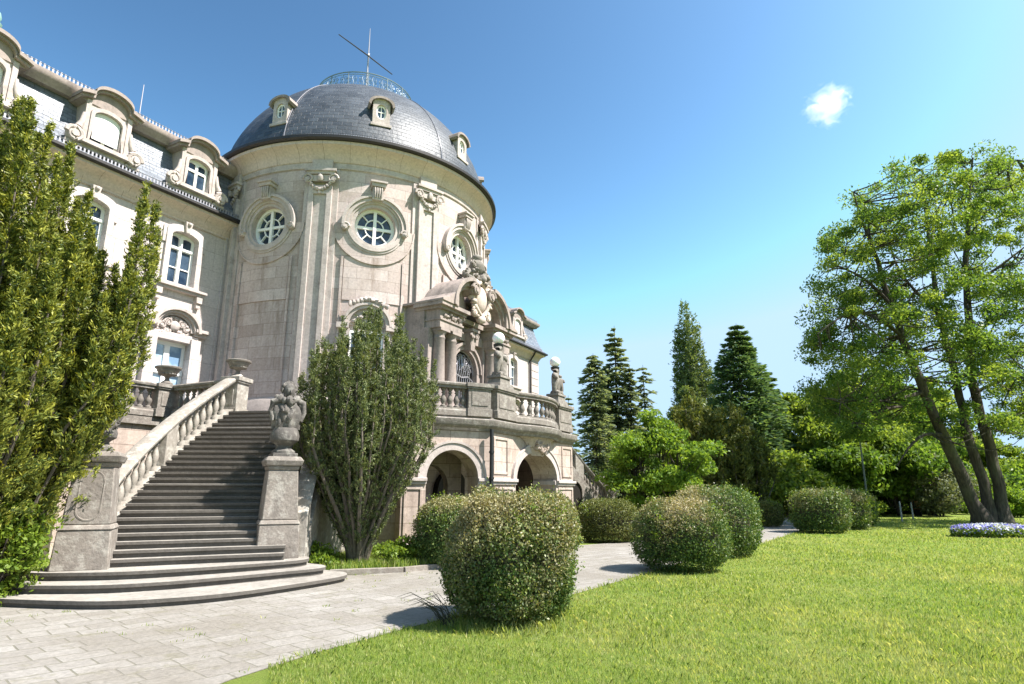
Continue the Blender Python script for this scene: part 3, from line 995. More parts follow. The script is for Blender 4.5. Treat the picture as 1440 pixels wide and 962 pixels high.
mb.lathe([(0.16, 3.4), (0.16, 3.6), (0.13, 3.65), (0.17, 3.75), (0.17, 3.95), (0.12, 4.02), (0.12, 4.2), (0.15, 4.28), (0.13, 4.36), (0.05, 4.4)], 12, (-4.98, YW-0.14, 0))
mb.build('downpipe', M['cornice'], pal)

def upper_window():
    """arched casement with eared surround, keystone and bracketed sill (axis at x=0)"""
    fn = lambda x, z, d: Vector((x, YW-0.09+d, z))
    o = arch_top(0, 1.24, 7.83, 9.80, 0.22)
    h_ = arch_top(0, 0.90, 7.80, 9.58, 0.17)
    h_ = [(x, max(z, 7.84)) for x, z in h_]
    mb = MB()
    o = [(-0.62, 7.835)] + [(0.62, 7.835)] + o[2:]
    mb.extrude(o + [], [[(x, z+0.03 if z < 7.9 else z) for x, z in h_]], fn, 0.088)
    mb.box(-0.72, -0.60, YW-0.05, YW+0.01, 9.1, 9.62); mb.box(0.60, 0.72, YW-0.05, YW+0.01, 9.1, 9.62)
    s = mb.build('window_surround', M['wing'], pal, smooth=30, bevel=0.008)
    mb = MB()
    mb.box(-0.86, 0.86, YW-0.24, YW+0.05, 7.70, 7.78); mb.box(-0.80, 0.80, YW-0.17, YW+0.05, 7.62, 7.702)
    for f in (-1, 1):
        mb.box(f*0.66-0.10, f*0.66+0.10, YW-0.16, YW+0.02, 7.40, 7.622)
        mb.box(f*0.66-0.07, f*0.66+0.07, YW-0.11, YW+0.02, 7.24, 7.402)
    mb.build('sill', M['trim'], s, bevel=0.01)
    mb = MB()
    mb.frustum(0.14, 0.2, 0.24, 0.26, 9.56, 9.92, Matrix.Translation((0, YW-0.06, 0)))
    mb.ball((0, YW-0.19, 9.85), 0.07, n=8)
    mb.build('keystone', M['trim'], s, bevel=0.01)
    mb = MB()
    yf = YW+0.16
    mb.extrude(arch_top(0, 0.91, 7.825, 9.585, 0.17), [arch_top(-0.215, 0.31, 7.92, 9.02, 0.001), arch_top(0.215, 0.31, 7.92, 9.02, 0.001), arch_top(-0.215, 0.31, 9.13, 9.46, 0.06), arch_top(0.215, 0.31, 9.13, 9.46, 0.06)], lambda x, z, d: Vector((x, yf+d, z)), 0.07)
    mb.box(-0.05, 0.05, yf-0.03, yf, 7.84, 9.54); mb.box(-0.44, 0.44, yf-0.035, yf, 9.04, 9.11)
    for f in (-1, 1): mb.box(f*0.215-0.16, f*0.215+0.16, yf+0.012, yf+0.05, 8.42, 8.455)
    mb.build('window_frame', M['white'], s)
    mb = MB(); mb.add([(-0.45, yf+0.045, 7.82), (0.45, yf+0.045, 7.82), (0.45, yf+0.045, 9.58), (-0.45, yf+0.045, 9.58)], [(0, 1, 2, 3)])
    mb.build('pane', M['glass'], s, smooth=0)
    return s

def french_door():
    """white glazed double door with a carved arched hood (axis at x=0)"""
    fn = lambda x, z, d: Vector((x, YW-0.13+d, z))
    mb = MB()
    mb.extrude([(-0.80, 3.5), (-0.57, 3.5), (-0.57, 6.06), (0.57, 6.06), (0.57, 3.5), (0.80, 3.5), (0.80, 6.30), (-0.80, 6.30)], [], fn, 0.13)
    for f in (-1, 1): mb.box(f*0.70-0.16, f*0.70+0.16, YW-0.20, YW, 3.5, 6.2)
    s = mb.build('door_surround', M['wing'], pal, bevel=0.008)
    mb = MB()
    pr = [(0, 0), (0.06, 0.0), (0.10, 0.05), (0.20, 0.07), (0.22, 0.13), (0.24, 0.16), (0, 0.18)]
    for f in (-1, 1):
        mb.box(min(f*0.62, f*1.12), max(f*0.62, f*1.12), YW-0.28, YW, 6.44, 6.54)
        mb.box(min(f*0.64, f*1.06), max(f*0.64, f*1.06), YW-0.18, YW, 6.32, 6.442)
    for r0, r1, d in ((0.60, 0.70, 0.22), (0.69, 0.79, 0.30), (0.52, 0.61, 0.14)):
        o = [(r1*math.cos(t), 6.40+r1*0.86*math.sin(t)) for t in np.linspace(0, PI, 24)]
        i = [(r0*math.cos(t), 6.40+r0*0.86*math.sin(t)) for t in np.linspace(0, PI, 24)][::-1]
        mb.extrude(o+i, [], lambda x, z, q: Vector((x, YW-d+q, z)), d)
    mb.build('hood', M['trim'], s, smooth=40, bevel=0.006)
    mb = MB()
    mb.extrude([(0.56*math.cos(t), 6.34+0.56*0.86*math.sin(t)) for t in np.linspace(0, PI, 24)], [], lambda x, z, q: Vector((x, YW-0.06+q, z)), 0.06)
    mb.ball((0, YW-0.10, 6.50), 0.16, 1, 0.6, 1.1, n=9, lump=0.08)
    for f in (-1, 1):
        mb.spiral((f*0.22, YW-0.10, 6.60), (1, 0, 0), (0, 0, 1), 0.13, 0.035, flip=f)
        mb.spiral((f*0.38, YW-0.09, 6.48), (1, 0, 0), (0, 0, 1), 0.11, 0.032, flip=f)
        for k in range(5): mb.ball((f*(0.14+0.08*k), YW-0.09, 6.34-0.02*k), 0.055, n=6, lump=0.3)
    for k in range(9):
        t = PI*(k+0.5)/9
        mb.ball((0.44*math.cos(t), YW-0.08, 6.40+0.36*math.sin(t)), 0.055, n=6, lump=0.3)
    mb.build('carving', M['trim'], s, smooth=50)
    mb = MB()
    yf = YW+0.14
    hs = []
    for f in (-1, 1):
        for z0, z1 in ((3.62, 5.02), (5.16, 5.94)):
            hs.append([(f*0.285-0.20, z0), (f*0.285+0.20, z0), (f*0.285+0.20, z1), (f*0.285-0.20, z1)])
    mb.extrude([(-0.575, 3.5), (0.575, 3.5), (0.575, 6.065), (-0.575, 6.065)], hs, lambda x, z, d: Vector((x, yf+d, z)), 0.07)
    mb.box(-0.56, 0.56, yf-0.035, yf, 5.05, 5.12)
    mb.build('door_frame', M['white'], s)
    mb = MB(); mb.add([(-0.57, yf+0.05, 3.5), (0.57, yf+0.05, 3.5), (0.57, yf+0.05, 6.05), (-0.57, yf+0.05, 6.05)], [(0, 1, 2, 3)])
    mb.build('pane', M['bluepane'], s, smooth=0)
    return s

uw, fd = upper_window(), french_door()
first = True
for sx in (-1, 1):
    for c in UPC:
        for o in (uw, fd):
            q = o if first and sx == -1 and c == UPC[0] else copy_tree(o, pal)
            q.location.x = sx*c
    first = False

def mansard_dormer(name_blind):
    """stone dormer with a curved pediment and volutes at its foot (axis at x=0)"""
    y0 = 0.56
    fn = lambda x, z, d: Vector((x, y0+d, z))
    outer = [(-0.60, 10.72), (0.60, 10.72), (0.60, 12.22), (-0.60, 12.22)]
    hole = arch_top(0, 0.76, 10.98, 12.02, 0.20)
    mb = MB()
    mb.extrude(outer, [hole], fn, 0.95)
    o2 = arch_top(0, 0.96, 10.99, 12.13, 0.26)
    mb.extrude(o2, [[(x, z+0.012 if z < 11 else z) for x, z in hole]], lambda x, z, d: Vector((x, y0-0.06+d, z)), 0.06)
    for f in (-1, 1): mb.box(min(f*0.50, f*0.625), max(f*0.50, f*0.625), y0-0.05, y0+0.01, 10.98, 12.2)
    mb.box(-0.66, 0.66, y0-0.16, y0+0.5, 10.86, 10.975)
    d = mb.build('dormer', M['trim'], pal, smooth=40, bevel=0.008)
    top = [(-0.86, 12.22), (-0.70, 12.28), (-0.52, 12.33)] + [(0.52*math.cos(t), 12.37+0.29*math.sin(t)) for t in np.linspace(PI-0.15, 0.15, 13)] + [(0.52, 12.33), (0.70, 12.28), (0.86, 12.22)]
    up = [(x, z+0.10) for x, z in top]
    mb = MB()
    mb.extrude(up + top[::-1], [], lambda x, z, q: Vector((x, y0-0.24+q, z)), 1.3)
    mb.extrude([(x*0.97, z) for x, z in top] + [(x*0.93, z-0.07) for x, z in top][::-1], [], lambda x, z, q: Vector((x, y0-0.15+q, z)), 1.0)
    mb.extrude([(-0.64, 12.12)] + [(x*0.9, z-0.05) for x, z in top] + [(0.64, 12.12)], [], lambda x, z, q: Vector((x, y0-0.03+q, z)), 0.9)
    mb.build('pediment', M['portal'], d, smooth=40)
    for f in (-1, 1):
        mb = MB()
        mb.spiral((f*0.80, y0-0.12, 10.98), (1, 0, 0), (0, 0, 1), 0.22, 0.075, flip=f, turns=2)
        mb.ball((f*0.80, y0+0.0, 10.98), 0.21, 1, 0.7, 1, n=12)
        mb.tube([(f*0.63, y0-0.02, 11.75), (f*0.66, y0-0.04, 11.45), (f*0.74, y0-0.06, 11.24)], [0.05, 0.075, 0.10], 8)
        mb.box(f*0.80-0.2, f*0.80+0.2, y0-0.06, y0+0.4, 10.70, 10.80)
        mb.build('volute', M['trim'], d, smooth=50)
    mb = MB()
    yf = y0+0.10
    mb.extrude([(x*1.01, z) for x, z in hole], [arch_top(f*0.175, 0.26, 11.06, 11.60, 0.001) for f in (-1, 1)] + [arch_top(f*0.175, 0.26, 11.68, 11.90, 0.06) for f in (-1, 1)], lambda x, z, q: Vector((x, yf+q, z)), 0.05)
    mb.build('window_frame', M['white'], d)
    mb = MB(); mb.add([(x, yf+0.035, z) for x, z in hole], [tuple(range(len(hole)))]); mb.build('pane', M['glass'], d, smooth=0)
    if name_blind:
        mb = MB(); mb.extrude([(x*0.97, max(z, 11.16)-0.005) for x, z in hole], [], lambda x, z, q: Vector((x, y0+0.045+q, z)), 0.02)
        mb.build('blind', M['blind'], d, smooth=0)
    return d
da, db = mansard_dormer(False), mansard_dormer(True)
da.location.x = -6.78; db.location.x = -9.62
for o, x in ((da, -12.5), (db, -15.4), (da, 6.78), (db, 9.62), (da, 12.2), (db, 15.08)):
    c = copy_tree(o, pal); c.location.x = x
mb = MB(); mb.tube([(-8.3, 1.6, 12.7), (-8.3, 1.6, 14.25)], [0.025, 0.012], 6); mb.build('aerial', M['zinc'], pal)
mb = MB(); mb.lathe([(0.16, 12.95), (0.18, 13.02), (0.10, 13.08), (0.14, 13.2), (0.10, 13.34), (0.03, 13.42), (0.0, 13.6)], 12, (-12.5, 0.7, 0)); mb.build('finial', M['copper'], pal)

# ------------------------------------------------------------------ porch of the tower: columns, broken pediment, arched door
por = MB()
def arc_pts(cx, rx, z0, rz, n=18, a0=0.0, a1=PI):
    return [(cx+rx*math.cos(t), z0+rz*math.sin(t)) for t in np.linspace(a0, a1, n)]
DW, DZ, DR = 0.74, 5.66, 0.74
outl = [(-2.35, 3.55), (-DW, 3.55), (-DW, DZ)] + arc_pts(0, DW, DZ, DR, 20)[::-1][1:-1] + [(DW, DZ), (DW, 3.55), (2.35, 3.55), (2.35, 7.5), (-2.35, 7.5)]
por.extrude(outl, [], lambda x, z, d: Vector((x, -5.36+d, z)), 0.9)
for f in (-1, 1):
    por.box(min(f*0.98, f*2.36), max(f*0.98, f*2.36), -5.56, -5.3, 3.6, 6.7)
    por.box(min(f*0.96, f*2.40), max(f*0.96, f*2.40), -5.98, -5.2, 3.6, 4.05)
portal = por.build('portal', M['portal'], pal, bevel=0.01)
c0 = MB()
c0.lathe([(0.27, 4.05), (0.27, 4.11), (0.245, 4.13), (0.265, 4.17), (0.25, 4.22), (0.225, 4.25), (0.215, 4.3), (0.213, 5.1), (0.185, 6.36), (0.20, 6.38), (0.20, 6.41), (0.185, 6.43), (0.185, 6.5), (0.235, 6.57), (0.25, 6.60)], 24)
c0.box(-0.26, 0.26, -0.26, 0.26, 6.6, 6.68)
colm = c0.build('column', M['portal'], portal, smooth=40)
colm.location = (-1.95, -5.68, 0)
for x in (-1.28, 1.28, 1.95):
    c = copy_tree(colm, portal); c.location = (x, -5.68, 0)
mb = MB()
for f in (-1, 1):
    mb.box(min(f*1.0, f*2.28), max(f*1.0, f*2.28), -5.94, -5.0, 6.68, 6.92)
    mb.box(min(f*0.97, f*2.31), max(f*0.97, f*2.31), -5.98, -5.0, 6.92, 6.98)
    mb.box(min(f*1.0, f*2.28), max(f*1.0, f*2.28), -5.94, -5.0, 6.98, 7.28)
    mb.box(min(f*0.92, f*2.38), max(f*0.92, f*2.38), -6.05, -5.0, 7.28, 7.37)
    mb.box(min(f*0.84, f*2.48), max(f*0.84, f*2.48), -6.16, -5.0, 7.37, 7.49)
    for k in range(7):
        mb.ball((f*(1.2+0.14*k), -5.96, 7.12+0.05*math.sin(k*2)), 0.075, n=7, lump=0.3)
mb.box(-1.02, 1.02, -5.52, -5.2, 6.68, 7.0); mb.box(-1.02, 1.02, -5.66, -5.2, 7.28, 7.44)
mb.build('entablature', M['portal'], portal, bevel=0.012)
mb = MB()
for f in (-1, 1):
    cx = 0.60
    for r0, r1, yf in ((1.00, 1.20, -6.10), (1.16, 1.30, -6.26), (0.90, 1.02, -6.0)):
        o = [(f*(cx+r1*math.cos(t)), 7.49+r1*0.96*math.sin(t)) for t in np.linspace(0.0, R(88), 20)]
        i = [(f*(cx+r0*math.cos(t)), 7.49+r0*0.96*math.sin(t)) for t in np.linspace(0.0, R(88), 20)][::-1]
        mb.extrude(o+i, [], lambda x, z, q: Vector((x, yf+q, z)), 1.5)
    o = [(f*(cx+0.92*math.cos(t)), 7.49+0.9*math.sin(t)) for t in np.linspace(0.0, R(88), 20)] + [(f*(cx-0.2), 7.49)]
    mb.extrude(o, [], lambda x, z, q: Vector((x, -5.7+q, z)), 1.0)
    # sloping stone shoulder between the cornice end and the arc
    mb.extrude([(f*2.50, 7.49), (f*2.50, 7.56), (f*2.1, 7.70), (f*1.80, 7.94), (f*1.60, 8.28), (f*1.60, 7.49)], [], lambda x, z, q: Vector((x, -6.2+q, z)), 1.7)
    mb.spiral((f*0.52, -6.18, 8.40), (1, 0, 0), (0, 0, 1), 0.24, 0.08, flip=f, turns=1.8)
    mb.ball((f*0.52, -6.02, 8.40), 0.23, 1, 0.9, 1, n=12)
    mb.tube([(f*0.52, -6.12, 8.40), (f*0.52, -5.1, 8.40)], 0.22, 12)
mb.build('pediment', M['portal'], portal, smooth=40, bevel=0.01)
mb = MB()
o = arc_pts(0, 0.94, DZ, 0.94, 24); i = arc_pts(0, DW+0.01, DZ, DW+0.01, 24)[::-1]
mb.extrude(o+i, [], lambda x, z, d: Vector((x, -5.46+d, z)), 0.1)
o = arc_pts(0, 1.0, DZ, 1.0, 24); i = arc_pts(0, 0.91, DZ, 0.91, 24)[::-1]
mb.extrude(o+i, [], lambda x, z, d: Vector((x, -5.53+d, z)), 0.17)
for f in (-1, 1): mb.box(min(f*(DW+0.01), f*0.95), max(f*(DW+0.01), f*0.95), -5.45, -5.36, 3.6, DZ)
mb.frustum(0.22, 0.34, 0.40, 0.48, 6.36, 7.0, Matrix.Translation((0, -5.56, 0)))
mb.box(-0.24, 0.24, -5.88, -5.4, 7.0, 7.1)
for f in (-1, 1): mb.spiral((f*0.13, -5.82, 6.86), (1, 0, 0), (0, 0, 1), 0.12, 0.04, flip=f)
for f in (-1, 1): mb.tube([(f*0.10, -5.72, 6.8), (f*0.12, -5.72, 6.6), (f*0.08, -5.66, 6.4)], [0.05, 0.05, 0.03], 7)
mb.build('archivolt', M['portal'], portal, smooth=40, bevel=0.008)
mb = MB()
mb.ball((0, -6.0, 8.18), 0.40, 0.92, 0.5, 1.22, n=18)
ring_pts = [(0.46*math.cos(t), -6.06-0.04*math.cos(3*t), 8.18+0.60*math.sin(t)) for t in np.linspace(0, 2*PI, 28)]
mb.tube(ring_pts, 0.075, 8)
for k in range(26):
    t = 2*PI*k/26
    mb.ball((0.54*math.cos(t)+random.uniform(-.05, .05), -6.0+random.uniform(-.08, .06), 8.16+0.68*math.sin(t)), random.uniform(0.07, 0.13), n=7, lump=0.3)
for f in (-1, 1):
    mb.spiral((f*0.42, -6.08, 7.62), (1, 0, 0), (0, 0, 1), 0.19, 0.06, flip=-f)
    mb.spiral((f*0.46, -6.06, 8.66), (1, 0, 0), (0, 0, 1), 0.16, 0.055, flip=f)
mb.ball((0, -6.05, 7.45), 0.22, 1, 0.7, 0.8, n=10, lump=0.15)
mb.build('cartouche', M['cornice'], portal, smooth=60)
mb = MB()
mb.lathe([(0.30, 8.75), (0.34, 8.9), (0.20, 9.0), (0.15, 9.1), (0.24, 9.22), (0.30, 9.42), (0.24, 9.6), (0.16, 9.66), (0.21, 9.76), (0.15, 9.86), (0.0, 9.92)], 14, (0, -5.85, 0))
for k in range(34):
    t = random.uniform(0, 2*PI); q = random.uniform(0.22, 0.62); z = random.uniform(8.75, 9.25)
    mb.ball((q*math.cos(t)*1.2, -5.85+0.4*q*math.sin(t)-0.05, z), random.uniform(0.07, 0.15), n=7, lump=0.35)
for f in (-1, 1):
    mb.spiral((f*0.30, -5.95, 9.42), (1, 0, 0), (0, 0, 1), 0.15, 0.05, flip=f)
    mb.tube([(f*0.32, -5.9, 8.95), (f*0.58, -5.9, 9.1), (f*0.74, -5.92, 8.92), (f*0.82, -5.92, 9.06)], [0.09, 0.08, 0.06, 0.04], 7)
    for k in range(8): mb.ball((f*(0.35+0.07*k), -5.95, 8.84+0.03*math.sin(k*2.1)), 0.085, n=7, lump=0.35)
mb.build('crowning_ornament', M['figure'], portal, smooth=60)
mb = MB()
mb.extrude([(-DW-0.02, 3.58), (DW+0.02, 3.58), (DW+0.02, DZ)] + arc_pts(0, DW+0.02, DZ, DW+0.02, 20)[1:-1] + [(-DW-0.02, DZ)], [], lambda x, z, d: Vector((x, -5.235+d, z)), 0.05)
pdoor = mb.build('door', M['door'], portal, smooth=0)
mb = MB()
yg = -5.285
mb.tube([(DW*math.cos(t), yg, DZ-0.02+DW*math.sin(t)) for t in np.linspace(0, PI, 24)], 0.025, 6)
mb.tube([(-DW, yg, DZ-0.28), (-0.4, yg, DZ-0.14), (0, yg, DZ-0.22), (0.4, yg, DZ-0.14), (DW, yg, DZ-0.28)], 0.03, 6)
for f in (-1, 1):
    for cx, cz, rr in ((0.2, 0.12, 0.17), (0.45, 0.05, 0.15), (0.28, 0.40, 0.15), (0.1, 0.5, 0.12), (0.52, 0.3, 0.12)):
        mb.spiral((f*cx, yg, DZ+cz), (1, 0, 0), (0, 0, 1), rr, 0.021, flip=f, nr=5, turns=1.6)
    for k in range(4): mb.tube([(f*(0.05+0.14*k), yg, DZ-0.2), (f*(0.08+0.13*k), yg-0.05, DZ+0.1), (f*(0.02+0.12*k), yg, DZ+0.45-0.05*k)], 0.017, 5)
mb.ball((0, yg-0.04, DZ+0.2), 0.09, 1, 0.5, 1.5, n=8)
for k in range(11): mb.tube([(-0.65+0.13*k, yg, 3.6), (-0.65+0.13*k, yg, DZ-0.2)], 0.014, 5)
mb.build('grille', M['zinc'], pdoor, smooth=50)

# ------------------------------------------------------------------ terrace in front of the tower
FLR = 3.6
dA = Vector((-0.839, 0.544, 0))
LA = 2.55
PB = [Vector((-2.85, -8.2, 0)), Vector((2.85, -8.2, 0))]
PA = PB[0] + dA*LA
ter = empty('terrace', (CX, CY, 0), ROT, 'weathered sandstone terrace on open arches with a bowed balustrade below the tower porch', 'terrace')

half = [(-2.85, -8.2), (PA.x, PA.y), (-6.04, -5.67), (-7.0, -2.84), (-7.35, -0.15), (-9.6, -0.15), (-9.6, 0.90)]
bow = [(x, -8.2-0.42*math.cos(x/1.55*PI/2)) for x in np.linspace(-1.5, 1.5, 15)]
mb = MB()
outline = half[::-1] + bow + [(-x, y) for x, y in half]
mb.prism(outline, 3.36, FLR)
mb.build('floor_slab', M['grey'], ter, bevel=0.02)
mb = MB()
edge = [Vector((x, y, 0)) for x, y in half[:4][::-1] + bow + [(-x, y) for x, y in half[:4]]]
mb.sweep(edge, [(0.0, 3.20), (0.04, 3.20), (0.07, 3.27), (0.15, 3.32), (0.18, 3.36), (0.20, 3.50), (0.16, 3.53), (0.0, 3.55)])
mb.build('string_course', M['grey'], ter, smooth=30)

def arch_face(mb, p0, d, L, cx, rx, zi, rz, ztop, depth, nrm):
    """a wall with an arched opening standing on the ground"""
    arc = [(cx+rx*math.cos(t), zi+rz*math.sin(t)) for t in np.linspace(PI, 0, 26)]
    o = [(0, 0), (cx-rx, 0)] + arc + [(cx+rx, 0), (L, 0), (L, ztop), (0, ztop)]
    mb.extrude(o, [], lambda s, z, q: p0 + d*s - nrm*q + Vector((0, 0, z)), depth)
def archivolt(mb, p0, d, cx, rx, zi, rz, nrm, w=0.20, pr=0.05):
    o = [(cx+(rx+w)*math.cos(t), zi+(rz+w)*math.sin(t)) for t in np.linspace(0, PI, 28)]
    i = [(cx+(rx+0.004)*math.cos(t), zi+(rz+0.004)*math.sin(t)) for t in np.linspace(0, PI, 28)][::-1]
    mb.extrude(o+i, [], lambda s, z, q: p0 + d*s + nrm*(pr-q) + Vector((0, 0, z)), pr+0.02)
    o = [(cx+(rx+w+0.05)*math.cos(t), zi+(rz+w+0.05)*math.sin(t)) for t in np.linspace(0, PI, 28)]
    i = [(cx+(rx+w-0.01)*math.cos(t), zi+(rz+w-0.01)*math.sin(t)) for t in np.linspace(0, PI, 28)][::-1]
    mb.extrude(o+i, [], lambda s, z, q: p0 + d*s + nrm*(pr+0.03-q) + Vector((0, 0, z)), pr+0.05)
nA = Vector((-0.544, -0.839, 0))
nB = Vector((0, -1, 0))
CA, RA = 1.15, 0.74
mb = MB()
arch_face(mb, PB[0], Vector((1, 0, 0)), 5.7, 2.85, 1.42, 1.92, 0.86, 3.36, 0.85, nB)
arch_face(mb, PB[0], dA, LA, CA, RA, 1.92, 0.74, 3.36, 0.7, nA)
dA2, nA2 = Vector((0.839, 0.544, 0)), Vector((0.544, -0.839, 0))
arch_face(mb, PB[1], dA2, LA, CA, RA, 1.92, 0.74, 3.36, 0.7, nA2)
for f in (-1, 1):
    for a, b in (((-4.7, -6.55), (-5.75, -5.45)), ((-5.75, -5.45), (-6.7, -2.9)), ((-6.7, -2.9), (-7.2, 0.9))):
        p, q = Vector((f*a[0], a[1], 0)), Vector((f*b[0], b[1], 0))
        d = (q-p).normalized(); n = Vector((0, 0, 1)).cross(d)
        if n.dot(p) > 0: n = -n
        mb.add([p, q, q+n*0.4, p+n*0.4, p+Vector((0, 0, 3.36)), q+Vector((0, 0, 3.36)), q+n*0.4+Vector((0, 0, 3.36)), p+n*0.4+Vector((0, 0, 3.36))],
               [(0,3,2,1), (4,5,6,7), (0,1,5,4), (1,2,6,5), (2,3,7,6), (3,0,4,7)])
mb.box(-9.6, -7.2, -0.05, 0.9, 0, 3.36)
mb.build('arcade_wall', M['terrace'], ter, smooth=30)
mb = MB()
archivolt(mb, PB[0], Vector((1, 0, 0)), 2.85, 1.42, 1.92, 0.86, nB, 0.22)
archivolt(mb, PB[0], dA, CA, RA, 1.92, 0.74, nA, 0.20)
mb.build('archivolt', M['trim'], ter, smooth=40)
def strip(mb, p0, d, n, s0, s1, z0, z1, pr, back=0.02):
    vs = [p0+d*s-n*(-q)+Vector((0, 0, z)) for z in (z0, z1) for s, q in ((s0, -back), (s1, -back), (s1, pr), (s0, pr))]
    mb.add(vs, [(0,3,2,1), (4,5,6,7), (0,1,5,4), (1,2,6,5), (2,3,7,6), (3,0,4,7)])
mb = MB()
dB = Vector((1, 0, 0))
for p0, d, n, spans in ((PB[0], dB, nB, ((-0.06, 1.42), (4.28, 5.76))), (PB[0], dA, nA, ((-0.05, CA-RA), (CA+RA, LA+0.06)))):
    for s0, s1 in spans:
        strip(mb, p0, d, n, s0, s1, 1.76, 1.84, 0.06); strip(mb, p0, d, n, s0, s1, 1.84, 1.93, 0.11)
        strip(mb, p0, d, n, s0, s1, -0.02, 0.30, 0.07)
# the jambs carry the impost round into the arch
mb.box(-1.44, -1.36, -8.2, -7.36, 1.78, 1.925); mb.box(1.36, 1.44, -8.2, -7.36, 1.78, 1.925)
mb.build('impost', M['trim'], ter, bevel=0.01)
def panel_frame(mb, p0, d, n, s0, s1, z0, z1, pr=0.035, w=0.07):
    strip(mb, p0, d, n, s0, s0+w, z0, z1, pr); strip(mb, p0, d, n, s1-w, s1, z0, z1, pr)
    strip(mb, p0, d, n, s0+w, s1-w, z0, z0+w, pr-0.003); strip(mb, p0, d, n, s0+w, s1-w, z1-w, z1, pr-0.003)
for p0, d, n, s0, s1, z0, z1 in ((PB[0], dB, nB, 0.10, 1.28, 0.36, 1.70), (PB[0], dB, nB, 4.42, 5.6, 0.36, 1.70), (PB[0], dB, nB, 0.12, 0.95, 2.05, 3.08), (PB[0], dB, nB, 4.75, 5.58, 2.05, 3.08), (PB[0], dA, nA, 1.98, 2.48, 0.36, 1.70)):
    mb = MB(); panel_frame(mb, p0, d, n, s0, s1, z0, z1)
    mb.build('wall_panel', M['terrace'], ter, bevel=0.006)
mb = MB()
mb.add([Vector((x, y, 3.34)) for x, y in bow] + [Vector((x*0.55, -8.2-0.30*math.cos(x/1.55*PI/2), 3.05)) for x, y in bow] + [Vector((x*0.28, -8.22-0.10*math.cos(x/1.55*PI/2), 2.66)) for x, y in bow],
       [(i+15*j, i+1+15*j, i+16+15*j, i+15+15*j) for j in (0, 1) for i in range(14)])
for k in range(16): mb.ball((random.uniform(-0.35, 0.35), -8.36+random.uniform(-0.06, 0.06), random.uniform(2.75, 3.15)), random.uniform(0.07, 0.13), n=7, lump=0.3)
for f in (-1, 1): mb.spiral((f*0.24, -8.44, 3.0), (1, 0, 0), (0, 0, 1), 0.2, 0.06, flip=f)
mb.build('corbel', M['terrace'], ter, smooth=50)
mb = MB()
mb.tube([PB[0]+Vector((-0.17, -0.12, 3.25)), PB[0]+Vector((-0.17, -0.12, 0.0))], 0.055, 8)
for z in (0.6, 1.9, 2.6): mb.tube([PB[0]+Vector((-0.17, -0.12, z)), PB[0]+Vector((-0.17, -0.12, z+0.06))], 0.075, 8)
mb.build('downpipe', M['iron'], ter)
# dark doors inside the arcade, on the foot of the tower
for a, w in ((38, 0.75), (4, 0.8)):
    mb = MB()
    c, t = Vector((-RT*math.sin(R(a)), -RT*math.cos(R(a)), 0)), Vector((math.cos(R(a)), -math.sin(R(a)), 0))
    n = Vector((-math.sin(R(a)), -math.cos(R(a)), 0))
    o = [(-w, 0), (w, 0), (w, 1.5)] + [(w*math.cos(q), 1.5+w*math.sin(q)) for q in np.linspace(0, PI, 16)[1:-1]] + [(-w, 1.5)]
    mb.extrude(o, [], lambda s, z, q: c + t*s + n*(0.14-q) + Vector((0, 0, z)), 0.3)
    mb.build('door', M['door'], ter, smooth=0)
mb = MB()
mb.prism([(-4.9, -6.6), (-2.8, -8.0), (2.8, -8.0), (4.9, -6.6), (5.7, -5.3), (5.0, -2), (-5.0, -2), (-5.7, -5.3)], 0.0, 0.03)
mb.build('porch_floor', M['paver'], ter, smooth=0)
# an inner pier arch seen through the first opening
mb = MB()
arch_face(mb, Vector((-1.75, -6.5, 0)), Vector((-0.839, 0.544, 0)), 2.2, 1.05, 0.62, 1.75, 0.62, 3.36, 0.35, nA)
mb.build('inner_arch', M['terrace'], ter, smooth=30)

# balustrades
BAL = [(0.085, 0.0), (0.085, 0.05), (0.055, 0.065), (0.045, 0.09), (0.075, 0.15), (0.088, 0.20), (0.075, 0.255), (0.042, 0.33), (0.036, 0.37), (0.058, 0.385), (0.058, 0.405), (0.036, 0.42), (0.058, 0.455), (0.078, 0.48), (0.078, 0.52)]
def baluster_obj(name, m, parent, skew=None, h=0.52, thin=1.0):
    mb = MB()
    k = h/0.52
    mb.lathe([(r*thin, z*k) for r, z in BAL], 12, skew=skew)
    mb.lathe([(0.0, 0.0), (0.085, 0.0)], 12, skew=skew)
    return mb.build(name, m, parent, smooth=50)
RAILP = [(-0.15, 0.0), (-0.15, 0.05), (-0.19, 0.08), (-0.20, 0.13), (-0.17, 0.165), (0.17, 0.165), (0.20, 0.13), (0.19, 0.08), (0.15, 0.05), (0.15, 0.0)]
BASEP = [(-0.17, 0.0), (-0.17, 0.14), (-0.13, 0.18), (-0.13, 0.22), (0.13, 0.22), (0.13, 0.18), (0.17, 0.14), (0.17, 0.0)]
bal_proto = None
def balustrade(parent, path, m, n, group_z=FLR):
    """level balustrade along a path of points"""
    global bal_proto
    pts = [Vector((p[0], p[1], 0)) for p in path]
    mb = MB()
    mb.sweep([p+Vector((0, 0, group_z+0.76)) for p in pts], RAILP)
    b = mb.build('balustrade', m, parent, smooth=35)
    mb = MB(); mb.sweep([p+Vector((0, 0, group_z)) for p in pts], BASEP); mb.build('base_rail', M['grey'], b, smooth=35)
    L = [0]
    for i in range(len(pts)-1): L.append(L[-1]+(pts[i+1]-pts[i]).length)
    for k in range(n):
        s = L[-1]*(k+0.5)/n
        i = max(j for j in range(len(L)-1) if L[j] <= s)
        p = pts[i].lerp(pts[i+1], (s-L[i])/(L[i+1]-L[i]))
        if bal_proto is None:
            bal_proto = baluster_obj('baluster', M['figure'], b, h=0.54); o = bal_proto
        else:
            o = bal_proto.copy(); col.objects.link(o); o.parent = b
        o.location = (p.x, p.y, group_z+0.22)
    return b
